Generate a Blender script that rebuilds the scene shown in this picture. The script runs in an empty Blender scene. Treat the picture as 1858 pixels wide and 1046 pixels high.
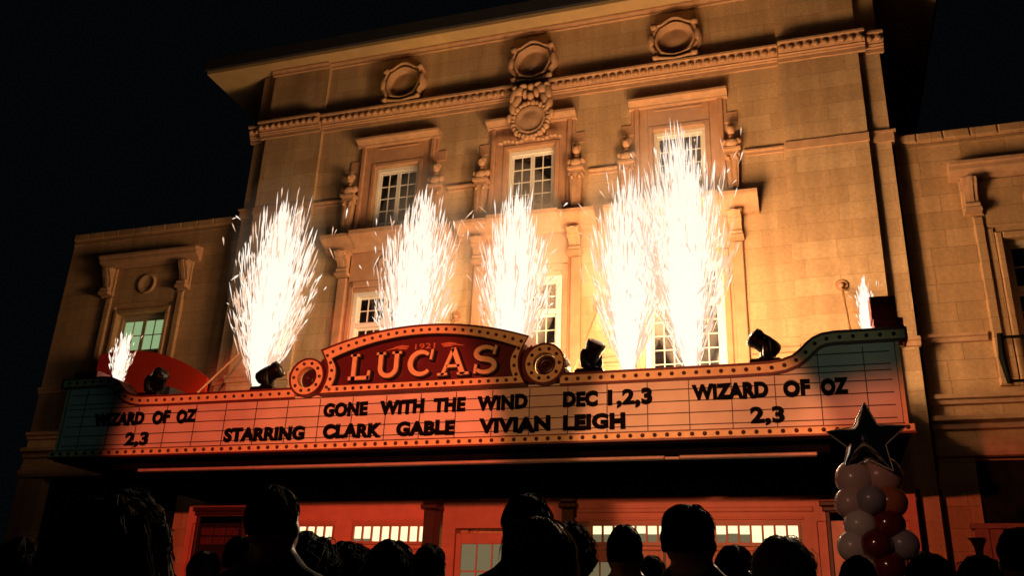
import bpy, bmesh, math, random
from mathutils import Vector, Matrix, noise as mnoise

R = math.radians
PI = math.pi
scene = bpy.context.scene
col = scene.collection

# ------------------------------------------------------------------ camera
cam_d = bpy.data.cameras.new("camera")
cam = bpy.data.objects.new("camera", cam_d)
col.objects.link(cam)
YAW, PITCH, ROLL = 0.328, 0.382, 0.042
fw = Vector((-math.sin(YAW) * math.cos(PITCH), math.cos(YAW) * math.cos(PITCH), math.sin(PITCH)))
rt = Vector((math.cos(YAW), math.sin(YAW), 0.0))
up = rt.cross(fw)
r2 = math.cos(ROLL) * rt + math.sin(ROLL) * up
u2 = -math.sin(ROLL) * rt + math.cos(ROLL) * up
cam.matrix_world = Matrix(((r2.x, u2.x, -fw.x, 6.632), (r2.y, u2.y, -fw.y, -20.641), (r2.z, u2.z, -fw.z, 1.3), (0, 0, 0, 1)))
cam_d.sensor_fit = 'HORIZONTAL'
cam_d.sensor_width = 36.0
cam_d.lens = 36.0 * 1653.4 / 1858.0
cam_d.clip_start = 0.05
cam_d.clip_end = 2000.0
scene.camera = cam

# ------------------------------------------------------------------ world: night sky
world = bpy.data.worlds.new("World")
scene.world = world
world.use_nodes = True
bg = world.node_tree.nodes["Background"]
bg.inputs[0].default_value = (0.5, 0.62, 0.8, 1)
bg.inputs[1].default_value = 0.0022

scene.view_settings.view_transform = 'Standard'
scene.view_settings.look = 'None'
scene.view_settings.exposure = 0.0
scene.view_settings.gamma = 1.0


# ------------------------------------------------------------------ event floods and beams, with added fill spots
def lamp(name, kind, loc, color, power, size=0.1, target=None, angle=None, blend=0.4):
    d = bpy.data.lights.new(name, kind)
    d.color = color
    d.energy = power
    d.shadow_soft_size = size
    o = bpy.data.objects.new(name, d)
    o.location = loc
    if kind == 'SPOT':
        d.spot_size = R(angle)
        d.spot_blend = blend
        o.rotation_euler = (Vector(target) - Vector(loc)).to_track_quat('-Z', 'Y').to_euler()
    col.objects.link(o)
    return o


lamp("red_flood_light", 'SPOT', (3.3, -20.0, 4.2), (1.0, 0.15, 0.075), 9200, 0.12, (-2.1, -6.0, 4.4), 30, 0.3)
lamp("orange_flood_light", 'SPOT', (3.9, -20.0, 4.2), (1.0, 0.30, 0.13), 6000, 0.12, (4.9, -6.0, 4.4), 18, 0.3)
lamp("amber_fill_light", 'SPOT', (3.6, -20.0, 4.0), (1.0, 0.36, 0.14), 2000, 0.12, (1.2, -6.0, 4.2), 38, 0.5)  # added fill for the gap between the red and orange floods
lamp("low_red_flood_light", 'SPOT', (3.6, -20.0, 4.2), (1.0, 0.19, 0.09), 5000, 0.12, (9.6, 0.0, 3.5), 16, 0.6)
lamp("wing_fill_light", 'SPOT', (12.0, -22.0, 3.0), (1.0, 0.34, 0.15), 1900, 0.15, (13.3, 0.4, 6.8), 20, 0.9)  # extra spot added to brighten the wing wall
lamp("crowd_rim_fill", 'SPOT', (8.0, -5.4, 7.6), (1.0, 0.72, 0.45), 3600, 0.06, (4.7, -17.4, 1.75), 17, 0.4)  # added on the marquee end to rim the heads and hair
lamp("teal_end_fill", 'SPOT', (-8.5, -26.0, 6.0), (0.40, 0.95, 0.95), 150, 0.3, (-7.9, -6.0, 5.3), 8, 0.8)  # added narrow spot that tints this board end teal
lamp("green_end_fill", 'SPOT', (9.0, -26.0, 6.0), (0.80, 1.0, 0.78), 520, 0.3, (7.35, -6.0, 5.75), 6.4, 0.8)  # added narrow fill, kept to the greenish board end
lamp("balloon_fill_light", 'SPOT', (3.0, -23.0, 4.6), (1.0, 0.46, 0.30), 330, 0.15, (7.0, -13.8, 2.55), 11, 0.6)  # added narrow spot to brighten the balloon column
lamp("yellow_beam_light", 'SPOT', (-3.55, -5.4, 6.6), (1.0, 0.60, 0.08), 1500, 0.05, (-4.4, 0.0, 17.5), 22, 0.5)
lamp("amber_beam_light", 'SPOT', (6.05, -5.4, 6.6), (1.0, 0.48, 0.16), 700, 0.05, (3.9, 0.0, 17.2), 30, 0.12)


# ------------------------------------------------------------------ tagging helpers
def tag(o, label=None, cat=None, group=None, kind=None):
    if label: o["label"] = label
    if cat: o["category"] = cat
    if group: o["group"] = group
    if kind: o["kind"] = kind
    return o


def empty(name, loc=(0, 0, 0), rz=0.0):
    o = bpy.data.objects.new(name, None)
    o.location = loc
    o.rotation_euler = (0, 0, rz)
    o.empty_display_size = 0.2
    col.objects.link(o)
    return o


def copy_tree(o, parent=None):
    c = o.copy()
    col.objects.link(c)
    if parent is not None:
        c.parent = parent
    for ch in list(o.children):
        copy_tree(ch, c)
    return c


# ------------------------------------------------------------------ mesh builder
class MB:
    def __init__(s):
        s.v = []; s.f = []; s.m = []; s.mi = 0; s.sm = []; s.smooth = False

    def add(s, vs, fs):
        b = len(s.v)
        s.v.extend(vs)
        for f in fs:
            s.f.append([i + b for i in f]); s.m.append(s.mi); s.sm.append(s.smooth)

    def box(s, x0, x1, y0, y1, z0, z1):
        if x0 > x1: x0, x1 = x1, x0
        if y0 > y1: y0, y1 = y1, y0
        if z0 > z1: z0, z1 = z1, z0
        s.add([(x0, y0, z0), (x1, y0, z0), (x1, y1, z0), (x0, y1, z0), (x0, y0, z1), (x1, y0, z1), (x1, y1, z1), (x0, y1, z1)],
              [(0, 3, 2, 1), (4, 5, 6, 7), (0, 1, 5, 4), (1, 2, 6, 5), (2, 3, 7, 6), (3, 0, 4, 7)])

    def bbox(s, x0, x1, y0, y1, z0, z1, b=0.01):
        """box whose front (-Y) edges are chamfered"""
        vs = [(x0, y0 + b, z0), (x1, y0 + b, z0), (x1, y1, z0), (x0, y1, z0), (x0, y0 + b, z1), (x1, y0 + b, z1), (x1, y1, z1), (x0, y1, z1),
              (x0 + b, y0, z0 + b), (x1 - b, y0, z0 + b), (x1 - b, y0, z1 - b), (x0 + b, y0, z1 - b)]
        s.add(vs, [(0, 3, 2, 1), (4, 5, 6, 7), (1, 2, 6, 5), (2, 3, 7, 6), (3, 0, 4, 7), (8, 9, 10, 11), (0, 1, 9, 8), (1, 5, 10, 9), (5, 4, 11, 10), (4, 0, 8, 11)])

    def prism(s, poly, y0, y1):
        """polygon in XZ extruded along Y (y0 = front)"""
        n = len(poly)
        vs = [(p[0], y0, p[1]) for p in poly] + [(p[0], y1, p[1]) for p in poly]
        s.add(vs, [list(range(n)), list(range(2 * n - 1, n - 1, -1))] + [(i, i + n, (i + 1) % n + n, (i + 1) % n) for i in range(n)])

    def ring(s, outer, inner, y0, y1, closed=True):
        """strip between two outlines of equal count, extruded in Y"""
        n = len(outer)
        vs = [(p[0], y0, p[1]) for p in outer] + [(p[0], y0, p[1]) for p in inner] + [(p[0], y1, p[1]) for p in outer] + [(p[0], y1, p[1]) for p in inner]
        fs = []
        for i in range(n if closed else n - 1):
            j = (i + 1) % n
            fs += [(i, j, n + j, n + i), (2 * n + i, 3 * n + i, 3 * n + j, 2 * n + j), (i, 2 * n + i, 2 * n + j, j), (n + i, n + j, 3 * n + j, 3 * n + i)]
        if not closed:
            fs += [(0, n, 3 * n, 2 * n), (n - 1, 3 * n - 1, 4 * n - 1, 2 * n - 1)]
        s.add(vs, fs)

    def extr_x(s, prof, x0, x1):
        """profile [(y,z)] extruded along X"""
        n = len(prof)
        vs = [(x0, p[0], p[1]) for p in prof] + [(x1, p[0], p[1]) for p in prof]
        s.add(vs, [list(range(n)), list(range(2 * n - 1, n - 1, -1))] + [(i, i + n, (i + 1) % n + n, (i + 1) % n) for i in range(n)])

    def tube(s, path, rad, n=8, caps=True):
        path = [Vector(p) for p in path]
        k = len(path)
        if not isinstance(rad, (list, tuple)): rad = [rad] * k
        vs = []; fs = []
        ref = None
        for i, p in enumerate(path):
            t = (path[min(i + 1, k - 1)] - path[max(i - 1, 0)])
            if t.length < 1e-9: t = Vector((0, 0, 1))
            t.normalize()
            if ref is None:
                ref = Vector((1, 0, 0)) if abs(t.x) < 0.8 else Vector((0, 1, 0))
            a = ref - t * ref.dot(t)
            if a.length < 1e-6: a = Vector((0, 1, 0)) - t * t.y
            a.normalize(); b = t.cross(a); ref = a
            for q in range(n):
                w = 2 * PI * q / n
                vs.append(tuple(p + (a * math.cos(w) + b * math.sin(w)) * rad[i]))
        for i in range(k - 1):
            for q in range(n):
                q2 = (q + 1) % n
                fs.append((i * n + q, i * n + q2, (i + 1) * n + q2, (i + 1) * n + q))
        if caps:
            fs.append(list(range(n - 1, -1, -1))); fs.append([(k - 1) * n + q for q in range(n)])
        s.add(vs, fs)

    def lathe(s, prof, origin, axis=(0, 0, 1), n=20):
        """prof [(r,t)] spun round axis through origin"""
        ax = Vector(axis).normalized(); o = Vector(origin)
        a = Vector((1, 0, 0)) if abs(ax.x) < 0.8 else Vector((0, 1, 0))
        a = (a - ax * a.dot(ax)).normalized(); b = ax.cross(a)
        vs = []; fs = []
        k = len(prof)
        for r, t in prof:
            for q in range(n):
                w = 2 * PI * q / n
                vs.append(tuple(o + ax * t + (a * math.cos(w) + b * math.sin(w)) * max(r, 1e-4)))
        for i in range(k - 1):
            for q in range(n):
                q2 = (q + 1) % n
                fs.append((i * n + q, i * n + q2, (i + 1) * n + q2, (i + 1) * n + q))
        fs.append(list(range(n - 1, -1, -1))); fs.append([(k - 1) * n + q for q in range(n)])
        s.add(vs, fs)

    def ell(s, c, r, nu=14, nv=9, rot=None):
        vs = []; fs = []
        for i in range(nv + 1):
            th = PI * i / nv
            for j in range(nu):
                ph = 2 * PI * j / nu
                p = Vector((r[0] * math.sin(th) * math.cos(ph), r[1] * math.sin(th) * math.sin(ph), r[2] * math.cos(th)))
                if i in (0, nv): p.x += 1e-5 * math.cos(ph); p.y += 1e-5 * math.sin(ph)
                if rot is not None: p = rot @ p
                vs.append((c[0] + p.x, c[1] + p.y, c[2] + p.z))
        for i in range(nv):
            for j in range(nu):
                j2 = (j + 1) % nu
                fs.append((i * nu + j, (i + 1) * nu + j, (i + 1) * nu + j2, i * nu + j2))
        s.add(vs, fs)

    def mesh(s, name, mats):
        me = bpy.data.meshes.new(name)
        me.from_pydata(s.v, [], s.f)
        if not isinstance(mats, (list, tuple)): mats = [mats]
        for m in mats: me.materials.append(m)
        me.polygons.foreach_set("material_index", s.m)
        me.polygons.foreach_set("use_smooth", s.sm)
        bm = bmesh.new(); bm.from_mesh(me)
        bmesh.ops.recalc_face_normals(bm, faces=bm.faces[:])
        bm.to_mesh(me); bm.free()
        me.update()
        return me

    def build(s, name, mats, parent=None):
        o = bpy.data.objects.new(name, s.mesh(name, mats))
        col.objects.link(o)
        if parent is not None: o.parent = parent
        return o


# ------------------------------------------------------------------ materials
MATS = {}


def nodes(name):
    m = bpy.data.materials.new(name); m.use_nodes = True
    nt = m.node_tree
    return m, nt, nt.nodes["Principled BSDF"]


def pm(name, c, rough=0.6, metal=0.0, nscale=6.0, namt=0.15, bump=0.0, bscale=40.0, spec=0.5, detail=4.0, coat=0.0):
    m, nt, b = nodes(name)
    tc = nt.nodes.new("ShaderNodeTexCoord")
    nz = nt.nodes.new("ShaderNodeTexNoise"); nz.inputs["Scale"].default_value = nscale; nz.inputs["Detail"].default_value = detail
    nt.links.new(tc.outputs["Object"], nz.inputs["Vector"])
    rp = nt.nodes.new("ShaderNodeMapRange")
    rp.inputs[1].default_value = 0.25; rp.inputs[2].default_value = 0.75
    rp.inputs[3].default_value = 1 - namt; rp.inputs[4].default_value = 1 + namt
    nt.links.new(nz.outputs["Fac"], rp.inputs[0])
    mx = nt.nodes.new("ShaderNodeVectorMath"); mx.operation = 'SCALE'
    mx.inputs[0].default_value = c[:3]
    nt.links.new(rp.outputs[0], mx.inputs["Scale"])
    nt.links.new(mx.outputs[0], b.inputs["Base Color"])
    b.inputs["Roughness"].default_value = rough
    b.inputs["Metallic"].default_value = metal
    b.inputs["Specular IOR Level"].default_value = spec
    b.inputs["Coat Weight"].default_value = coat
    if bump > 0:
        n2 = nt.nodes.new("ShaderNodeTexNoise"); n2.inputs["Scale"].default_value = bscale; n2.inputs["Detail"].default_value = 5
        nt.links.new(tc.outputs["Object"], n2.inputs["Vector"])
        bp = nt.nodes.new("ShaderNodeBump"); bp.inputs["Strength"].default_value = bump; bp.inputs["Distance"].default_value = 0.02
        nt.links.new(n2.outputs["Fac"], bp.inputs["Height"])
        nt.links.new(bp.outputs[0], b.inputs["Normal"])
    MATS[name] = m
    return m


def ashlar(name, c1, c2, mortar, bw=1.02, bh=0.46, seed=0.0):
    m, nt, b = nodes(name)
    L = nt.links.new
    tc = nt.nodes.new("ShaderNodeTexCoord")
    sp = nt.nodes.new("ShaderNodeSeparateXYZ"); cb = nt.nodes.new("ShaderNodeCombineXYZ")
    L(tc.outputs["Object"], sp.inputs[0])
    wv = nt.nodes.new("ShaderNodeTexNoise"); wv.inputs["Scale"].default_value = 1.7
    L(tc.outputs["Object"], wv.inputs["Vector"])
    wa = nt.nodes.new("ShaderNodeMath"); wa.operation = 'MULTIPLY_ADD'; wa.inputs[1].default_value = 0.03
    L(wv.outputs["Fac"], wa.inputs[0]); L(sp.outputs["Z"], wa.inputs[2])
    xa = nt.nodes.new("ShaderNodeMath"); xa.operation = 'ADD'; xa.inputs[1].default_value = 40.0 + seed
    L(sp.outputs["X"], xa.inputs[0])
    L(xa.outputs[0], cb.inputs[0]); L(wa.outputs[0], cb.inputs[1])
    br = nt.nodes.new("ShaderNodeTexBrick")
    br.inputs["Color1"].default_value = (*c1, 1); br.inputs["Color2"].default_value = (*c2, 1); br.inputs["Mortar"].default_value = (*mortar, 1)
    br.inputs["Scale"].default_value = 1.0; br.inputs["Mortar Size"].default_value = 0.009; br.inputs["Mortar Smooth"].default_value = 0.5
    br.inputs["Bias"].default_value = -0.1
    br.inputs["Brick Width"].default_value = bw; br.inputs["Row Height"].default_value = bh
    br.offset = 0.37; br.squash = 1.35; br.squash_frequency = 3
    L(cb.outputs[0], br.inputs["Vector"])
    # broad stains and fine grain that belong to the stone
    n1 = nt.nodes.new("ShaderNodeTexNoise"); n1.inputs["Scale"].default_value = 0.55; n1.inputs["Detail"].default_value = 5
    L(tc.outputs["Object"], n1.inputs["Vector"])
    n2 = nt.nodes.new("ShaderNodeTexNoise"); n2.inputs["Scale"].default_value = 14; n2.inputs["Detail"].default_value = 6
    L(tc.outputs["Object"], n2.inputs["Vector"])
    ad = nt.nodes.new("ShaderNodeMath"); ad.operation = 'MULTIPLY_ADD'; ad.inputs[1].default_value = 0.5
    L(n1.outputs["Fac"], ad.inputs[0])
    h = nt.nodes.new("ShaderNodeMath"); h.operation = 'MULTIPLY_ADD'; h.inputs[1].default_value = 0.55; h.inputs[2].default_value = 0.47
    L(n2.outputs["Fac"], h.inputs[0]); L(h.outputs[0], ad.inputs[2])
    # rain streaks and soot: noise drawn out along Z
    mp = nt.nodes.new("ShaderNodeMapping"); mp.inputs["Scale"].default_value = (2.6, 2.6, 0.16)
    L(tc.outputs["Object"], mp.inputs[0])
    n3 = nt.nodes.new("ShaderNodeTexNoise"); n3.inputs["Scale"].default_value = 1.0; n3.inputs["Detail"].default_value = 6
    L(mp.outputs[0], n3.inputs["Vector"])
    mr = nt.nodes.new("ShaderNodeMapRange"); mr.inputs[1].default_value = 0.38; mr.inputs[2].default_value = 0.62; mr.inputs[3].default_value = 0.86; mr.inputs[4].default_value = 1.05
    L(n3.outputs["Fac"], mr.inputs[0])
    mm = nt.nodes.new("ShaderNodeMath"); mm.operation = 'MULTIPLY'
    L(ad.outputs[0], mm.inputs[0]); L(mr.outputs[0], mm.inputs[1])
    mx = nt.nodes.new("ShaderNodeVectorMath"); mx.operation = 'SCALE'
    L(br.outputs["Color"], mx.inputs[0]); L(mm.outputs[0], mx.inputs["Scale"])
    L(mx.outputs[0], b.inputs["Base Color"])
    b.inputs["Roughness"].default_value = 0.85
    b.inputs["Specular IOR Level"].default_value = 0.2
    bp = nt.nodes.new("ShaderNodeBump"); bp.inputs["Strength"].default_value = 0.2; bp.inputs["Distance"].default_value = 0.02
    hs = nt.nodes.new("ShaderNodeMath"); hs.operation = 'MULTIPLY_ADD'; hs.inputs[1].default_value = -0.8
    L(br.outputs["Fac"], hs.inputs[0]); L(n2.outputs["Fac"], hs.inputs[2])
    L(hs.outputs[0], bp.inputs["Height"]); L(bp.outputs[0], b.inputs["Normal"])
    MATS[name] = m
    return m


def emit(name, c, s, sample=True):
    m = bpy.data.materials.new(name); m.use_nodes = True
    nt = m.node_tree; nt.nodes.clear()
    e = nt.nodes.new("ShaderNodeEmission"); o = nt.nodes.new("ShaderNodeOutputMaterial")
    e.inputs[0].default_value = (*c, 1); e.inputs[1].default_value = s
    nt.links.new(e.outputs[0], o.inputs[0])
    if not sample: m.cycles.emission_sampling = 'NONE'
    MATS[name] = m
    return m


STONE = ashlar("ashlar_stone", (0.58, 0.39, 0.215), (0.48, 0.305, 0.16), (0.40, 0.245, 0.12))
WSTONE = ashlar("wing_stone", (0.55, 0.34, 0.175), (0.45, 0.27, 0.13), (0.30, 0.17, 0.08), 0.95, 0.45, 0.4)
TRIM = pm("carved_stone", (0.50, 0.295, 0.165), 0.85, nscale=5, namt=0.16, bump=0.3, bscale=30, spec=0.2)
PINK = pm("surround_stone", (0.50, 0.275, 0.155), 0.85, nscale=4, namt=0.14, bump=0.25, bscale=35, spec=0.2)
SOFF = pm("eave_soffit", (0.52, 0.36, 0.17), 0.8, nscale=3, namt=0.1)
DARK = pm("dark_metal", (0.012, 0.013, 0.018), 0.55, nscale=5, namt=0.2)
ROOF = pm("roof_tile", (0.02, 0.02, 0.025), 0.8, nscale=4, namt=0.2)
WHITE = pm("white_paint", (0.80, 0.77, 0.68), 0.5, nscale=12, namt=0.06)
GLASS = pm("dark_glass", (0.012, 0.011, 0.012), 0.06, nscale=2.6, namt=0.95, spec=0.6, bump=0.06, bscale=2.2)
LITG = emit("lit_green_pane", (0.42, 0.62, 0.30), 0.62)
CREAM = pm("letter_board", (0.70, 0.64, 0.48), 0.45, nscale=2.2, namt=0.12, bump=0.05, bscale=60)
GOLD = pm("bulb_strip_paint", (0.80, 0.62, 0.30), 0.45, nscale=9, namt=0.12)
MAROON = pm("maroon_enamel", (0.10, 0.013, 0.018), 0.4, nscale=6, namt=0.12, coat=0.3)
EDGE = pm("maroon_edge", (0.12, 0.02, 0.022), 0.45, nscale=8, namt=0.15)
BLACK = pm("black_letter", (0.004, 0.004, 0.004), 0.8, nscale=20, namt=0.2, spec=0.05)
RAIL = pm("rail_metal", (0.06, 0.04, 0.04), 0.5, nscale=30, namt=0.2)
BULB = pm("unlit_bulb", (0.05, 0.018, 0.015), 0.25, nscale=30, namt=0.2)
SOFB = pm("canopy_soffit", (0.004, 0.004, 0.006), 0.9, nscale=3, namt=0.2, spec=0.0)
LIPM = pm("canopy_lip", (0.42, 0.31, 0.24), 0.5, nscale=6, namt=0.12)
FRONT = pm("storefront_paint", (0.68, 0.25, 0.17), 0.6, nscale=3, namt=0.13, bump=0.1, bscale=50)
FRONT2 = pm("storefront_trim", (0.50, 0.20, 0.13), 0.5, nscale=5, namt=0.12)
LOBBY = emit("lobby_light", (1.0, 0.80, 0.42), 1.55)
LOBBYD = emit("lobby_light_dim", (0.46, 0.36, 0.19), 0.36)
REDP = pm("red_panel", (0.62, 0.035, 0.012), 0.5, nscale=5, namt=0.08)
CASE = pm("case_red", (0.22, 0.02, 0.022), 0.5, nscale=8, namt=0.2, bump=0.1)
IRON = pm("black_iron", (0.004, 0.004, 0.004), 0.6, nscale=20, namt=0.2, spec=0.1)
STEEL = pm("rod_paint", (0.42, 0.22, 0.11), 0.5, nscale=20, namt=0.2)
BOARD = pm("brown_board", (0.26, 0.10, 0.07), 0.7, nscale=7, namt=0.3)
FIXT = pm("fixture_black", (0.003, 0.003, 0.004), 0.45, nscale=30, namt=0.2, spec=0.15)
LENS = pm("lens_glass", (0.75, 0.72, 0.68), 0.15, nscale=10, namt=0.1, coat=0.5)
ASPH = pm("asphalt", (0.035, 0.035, 0.037), 0.9, nscale=1.2, namt=0.3, bump=0.5, bscale=120)
PAVE = pm("paving", (0.10, 0.095, 0.088), 0.85, nscale=2, namt=0.2, bump=0.3, bscale=80)
SMOKE = bpy.data.materials.new("spark_halo_smoke"); SMOKE.use_nodes = True  # thin volume added to give the sparks a halo
_nt = SMOKE.node_tree; _nt.nodes.clear()
_pv = _nt.nodes.new("ShaderNodeVolumePrincipled"); _mo = _nt.nodes.new("ShaderNodeOutputMaterial")
_pv.inputs["Color"].default_value = (0.8, 0.74, 0.66, 1); _pv.inputs["Density"].default_value = 0.13; _pv.inputs["Anisotropy"].default_value = 0.2
_nt.links.new(_pv.outputs[0], _mo.inputs["Volume"])
SPW = emit("spark_white", (1.0, 0.86, 0.72), 1.28, False)
SPO = emit("spark_amber", (1.0, 0.64, 0.42), 1.0, False)

# ------------------------------------------------------------------ the ground
g = MB(); g.add([(-400, -400, 0), (400, -400, 0), (400, 400, 0), (-400, 400, 0)], [(0, 1, 2, 3)])
tag(g.build("street", ASPH), kind="structure")
g = MB(); g.bbox(-60, 60, -8.4, 30, 0.004, 0.14, 0.02)
tag(g.build("sidewalk", PAVE), kind="structure")

# ------------------------------------------------------------------ the theatre
T = empty("theatre_building", (0, 0, 0))
tag(T, "tan stone theatre with carved windows, cornice and deep eaves behind the lit marquee", "theatre")


def wall_mb(b, x0, x1, z0, z1, y, ops, depth=0.28):
    xs = sorted({x0, x1, *[o[0] for o in ops], *[o[1] for o in ops]})
    zs = sorted({z0, z1, *[o[2] for o in ops], *[o[3] for o in ops]})
    for i in range(len(xs) - 1):
        for k in range(len(zs) - 1):
            cx, cz = (xs[i] + xs[i + 1]) / 2, (zs[k] + zs[k + 1]) / 2
            if any(o[0] < cx < o[1] and o[2] < cz < o[3] for o in ops): continue
            b.add([(xs[i], y, zs[k]), (xs[i + 1], y, zs[k]), (xs[i + 1], y, zs[k + 1]), (xs[i], y, zs[k + 1])], [(0, 1, 2, 3)])
    for o in ops:
        a, c, d, e = o; y2 = y + depth
        b.add([(a, y, d), (a, y2, d), (a, y2, e), (a, y, e)], [(0, 1, 2, 3)])
        b.add([(c, y, d), (c, y2, d), (c, y2, e), (c, y, e)], [(0, 1, 2, 3)])
        b.add([(a, y, e), (c, y, e), (c, y2, e), (a, y2, e)], [(0, 1, 2, 3)])
        b.add([(a, y, d), (c, y, d), (c, y2, d), (a, y2, d)], [(0, 1, 2, 3)])


WX = (-4.0, 0.0, 4.0)
ops = []
for x in WX:
    ops += [(x - 0.67, x + 0.67, 11.9, 14.17), (x - 0.95, x + 0.95, 6.6, 10.30)]
b = MB(); wall_mb(b, -6.58, 6.58, 0.14, 18.09, 0.0, ops)
b.build("central_wall", STONE, T)
for s in (-1, 1):
    b = MB()
    xa, xb = sorted((s * 6.58, s * 8.52))
    b.box(xa, xb, -0.11, 0.6, 0.14, 18.085)
    b.build("side_bay", STONE, T)
    b = MB(); xa, xb = sorted((s * 8.52, s * 9.03))
    b.box(xa, xb, 0.06, 0.9, 0.14, 18.08)
    b.build("corner_quoin", STONE, T)
b = MB(); b.box(-9.02, 9.02, 0.62, 22.0, 0.15, 18.07)
b.build("rear_block", STONE, T)

# roof and eaves
b = MB()
b.mi = 0
b.box(-10.78, 10.78, -0.56, 24.0, 18.10, 18.22)
rf = b.build("eave_soffit", SOFF, T)
b = MB()
b.box(-10.86, 10.86, -0.66, 24.08, 18.225, 18.62)
b.add([(-10.8, -0.6, 18.6), (10.8, -0.6, 18.6), (10.8, 24, 18.6), (-10.8, 24, 18.6), (-5, 6, 20.4), (5, 6, 20.4), (5, 18, 20.4), (-5, 18, 20.4)],
      [(0, 1, 5, 4), (1, 2, 6, 5), (2, 3, 7, 6), (3, 0, 4, 7), (4, 5, 6, 7)])
b.build("roof", ROOF, T)
b = MB()
prof = [(0.0, 17.90), (-0.05, 17.92), (-0.05, 17.98), (-0.11, 18.04), (-0.11, 18.095), (0.0, 18.095)]
b.extr_x(prof, -6.57, 6.57)
b.extr_x([(y - 0.11, z) for y, z in prof], -8.6, -6.6)
b.extr_x([(y - 0.11, z) for y, z in prof], 6.6, 8.6)
b.build("eave_moulding", TRIM, T)

# main cornice with its row of tongues; it breaks forward with the bays
b = MB()


def cornice(x0, x1, dy):
    prof = [(0.02, 15.62), (-0.05, 15.63), (-0.05, 15.735), (-0.09, 15.75), (-0.09, 15.785), (-0.15, 15.80), (-0.13, 15.84), (-0.24, 16.06), (-0.28, 16.07), (-0.28, 16.13), (0.02, 16.17)]
    b.extr_x([(y + dy, z) for y, z in prof], x0, x1)
    n = max(2, int(round((x1 - x0) / 0.21)))
    b.smooth = True
    for i in range(n):
        x = x0 + (i + 0.5) * (x1 - x0) / n
        rot = Matrix.Rotation(R(-32), 3, 'X')
        b.ell((x, dy - 0.205, 15.955), (0.090, 0.075, 0.145), 10, 7, rot)
    b.smooth = False


cornice(-6.6, 6.6, 0.0)
cornice(6.62, 8.70, -0.11); cornice(-8.70, -6.62, -0.11)
cornice(8.72, 9.14, 0.06); cornice(-9.14, -8.72, 0.06)
b.build("cornice", TRIM, T)

# string courses
gaps = [(-6.57, -5.62), (-2.38, -1.62), (1.62, 2.38), (5.62, 6.57)]
for x0, x1 in gaps:
    b = MB(); b.extr_x([(0.01, 13.08), (-0.04, 13.1), (-0.04, 13.17), (-0.09, 13.2), (-0.09, 13.24), (0.01, 13.27)], x0, x1)
    b.build("string_course", TRIM, T)
for s in (-1, 1):
    b = MB(); x0, x1 = sorted((s * 6.6, s * 8.54)); b.box(x0, x1, -0.155, -0.05, 13.06, 13.28)
    b.build("string_course", TRIM, T); b = MB()
    x0, x1 = sorted((s * 8.56, s * 9.10)); b.box(x0, x1, 0.0, 0.2, 13.06, 13.30); 
    x0, x1 = sorted((s * 8.56, s * 9.15)); b.box(x0, x1, -0.03, 0.2, 13.302, 13.36)
    b.build("string_course", TRIM, T)
for x0, x1 in ((-6.57, -5.5), (-2.5, -1.5), (1.5, 2.5), (5.5, 6.57)):
    b = MB(); b.extr_x([(0.01, 7.88), (-0.05, 7.9), (-0.05, 8.0), (-0.1, 8.03), (-0.1, 8.1), (0.01, 8.14)], x0, x1)
    b.build("lower_string_course", TRIM, T)
for s in (-1, 1):
    b = MB(); x0, x1 = sorted((s * 6.59, s * 8.57)); b.extr_x([(-0.10, 7.88), (-0.16, 7.9), (-0.16, 8.0), (-0.21, 8.03), (-0.21, 8.1), (-0.10, 8.14)], x0, x1)
    b.build("lower_string_course", TRIM, T); b = MB()
    x0, x1 = sorted((s * 8.58, s * 9.08)); b.extr_x([(0.07, 7.88), (0.01, 7.9), (0.01, 8.0), (-0.04, 8.03), (-0.04, 8.1), (0.07, 8.14)], x0, x1)
    b.build("lower_string_course", TRIM, T)


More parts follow.
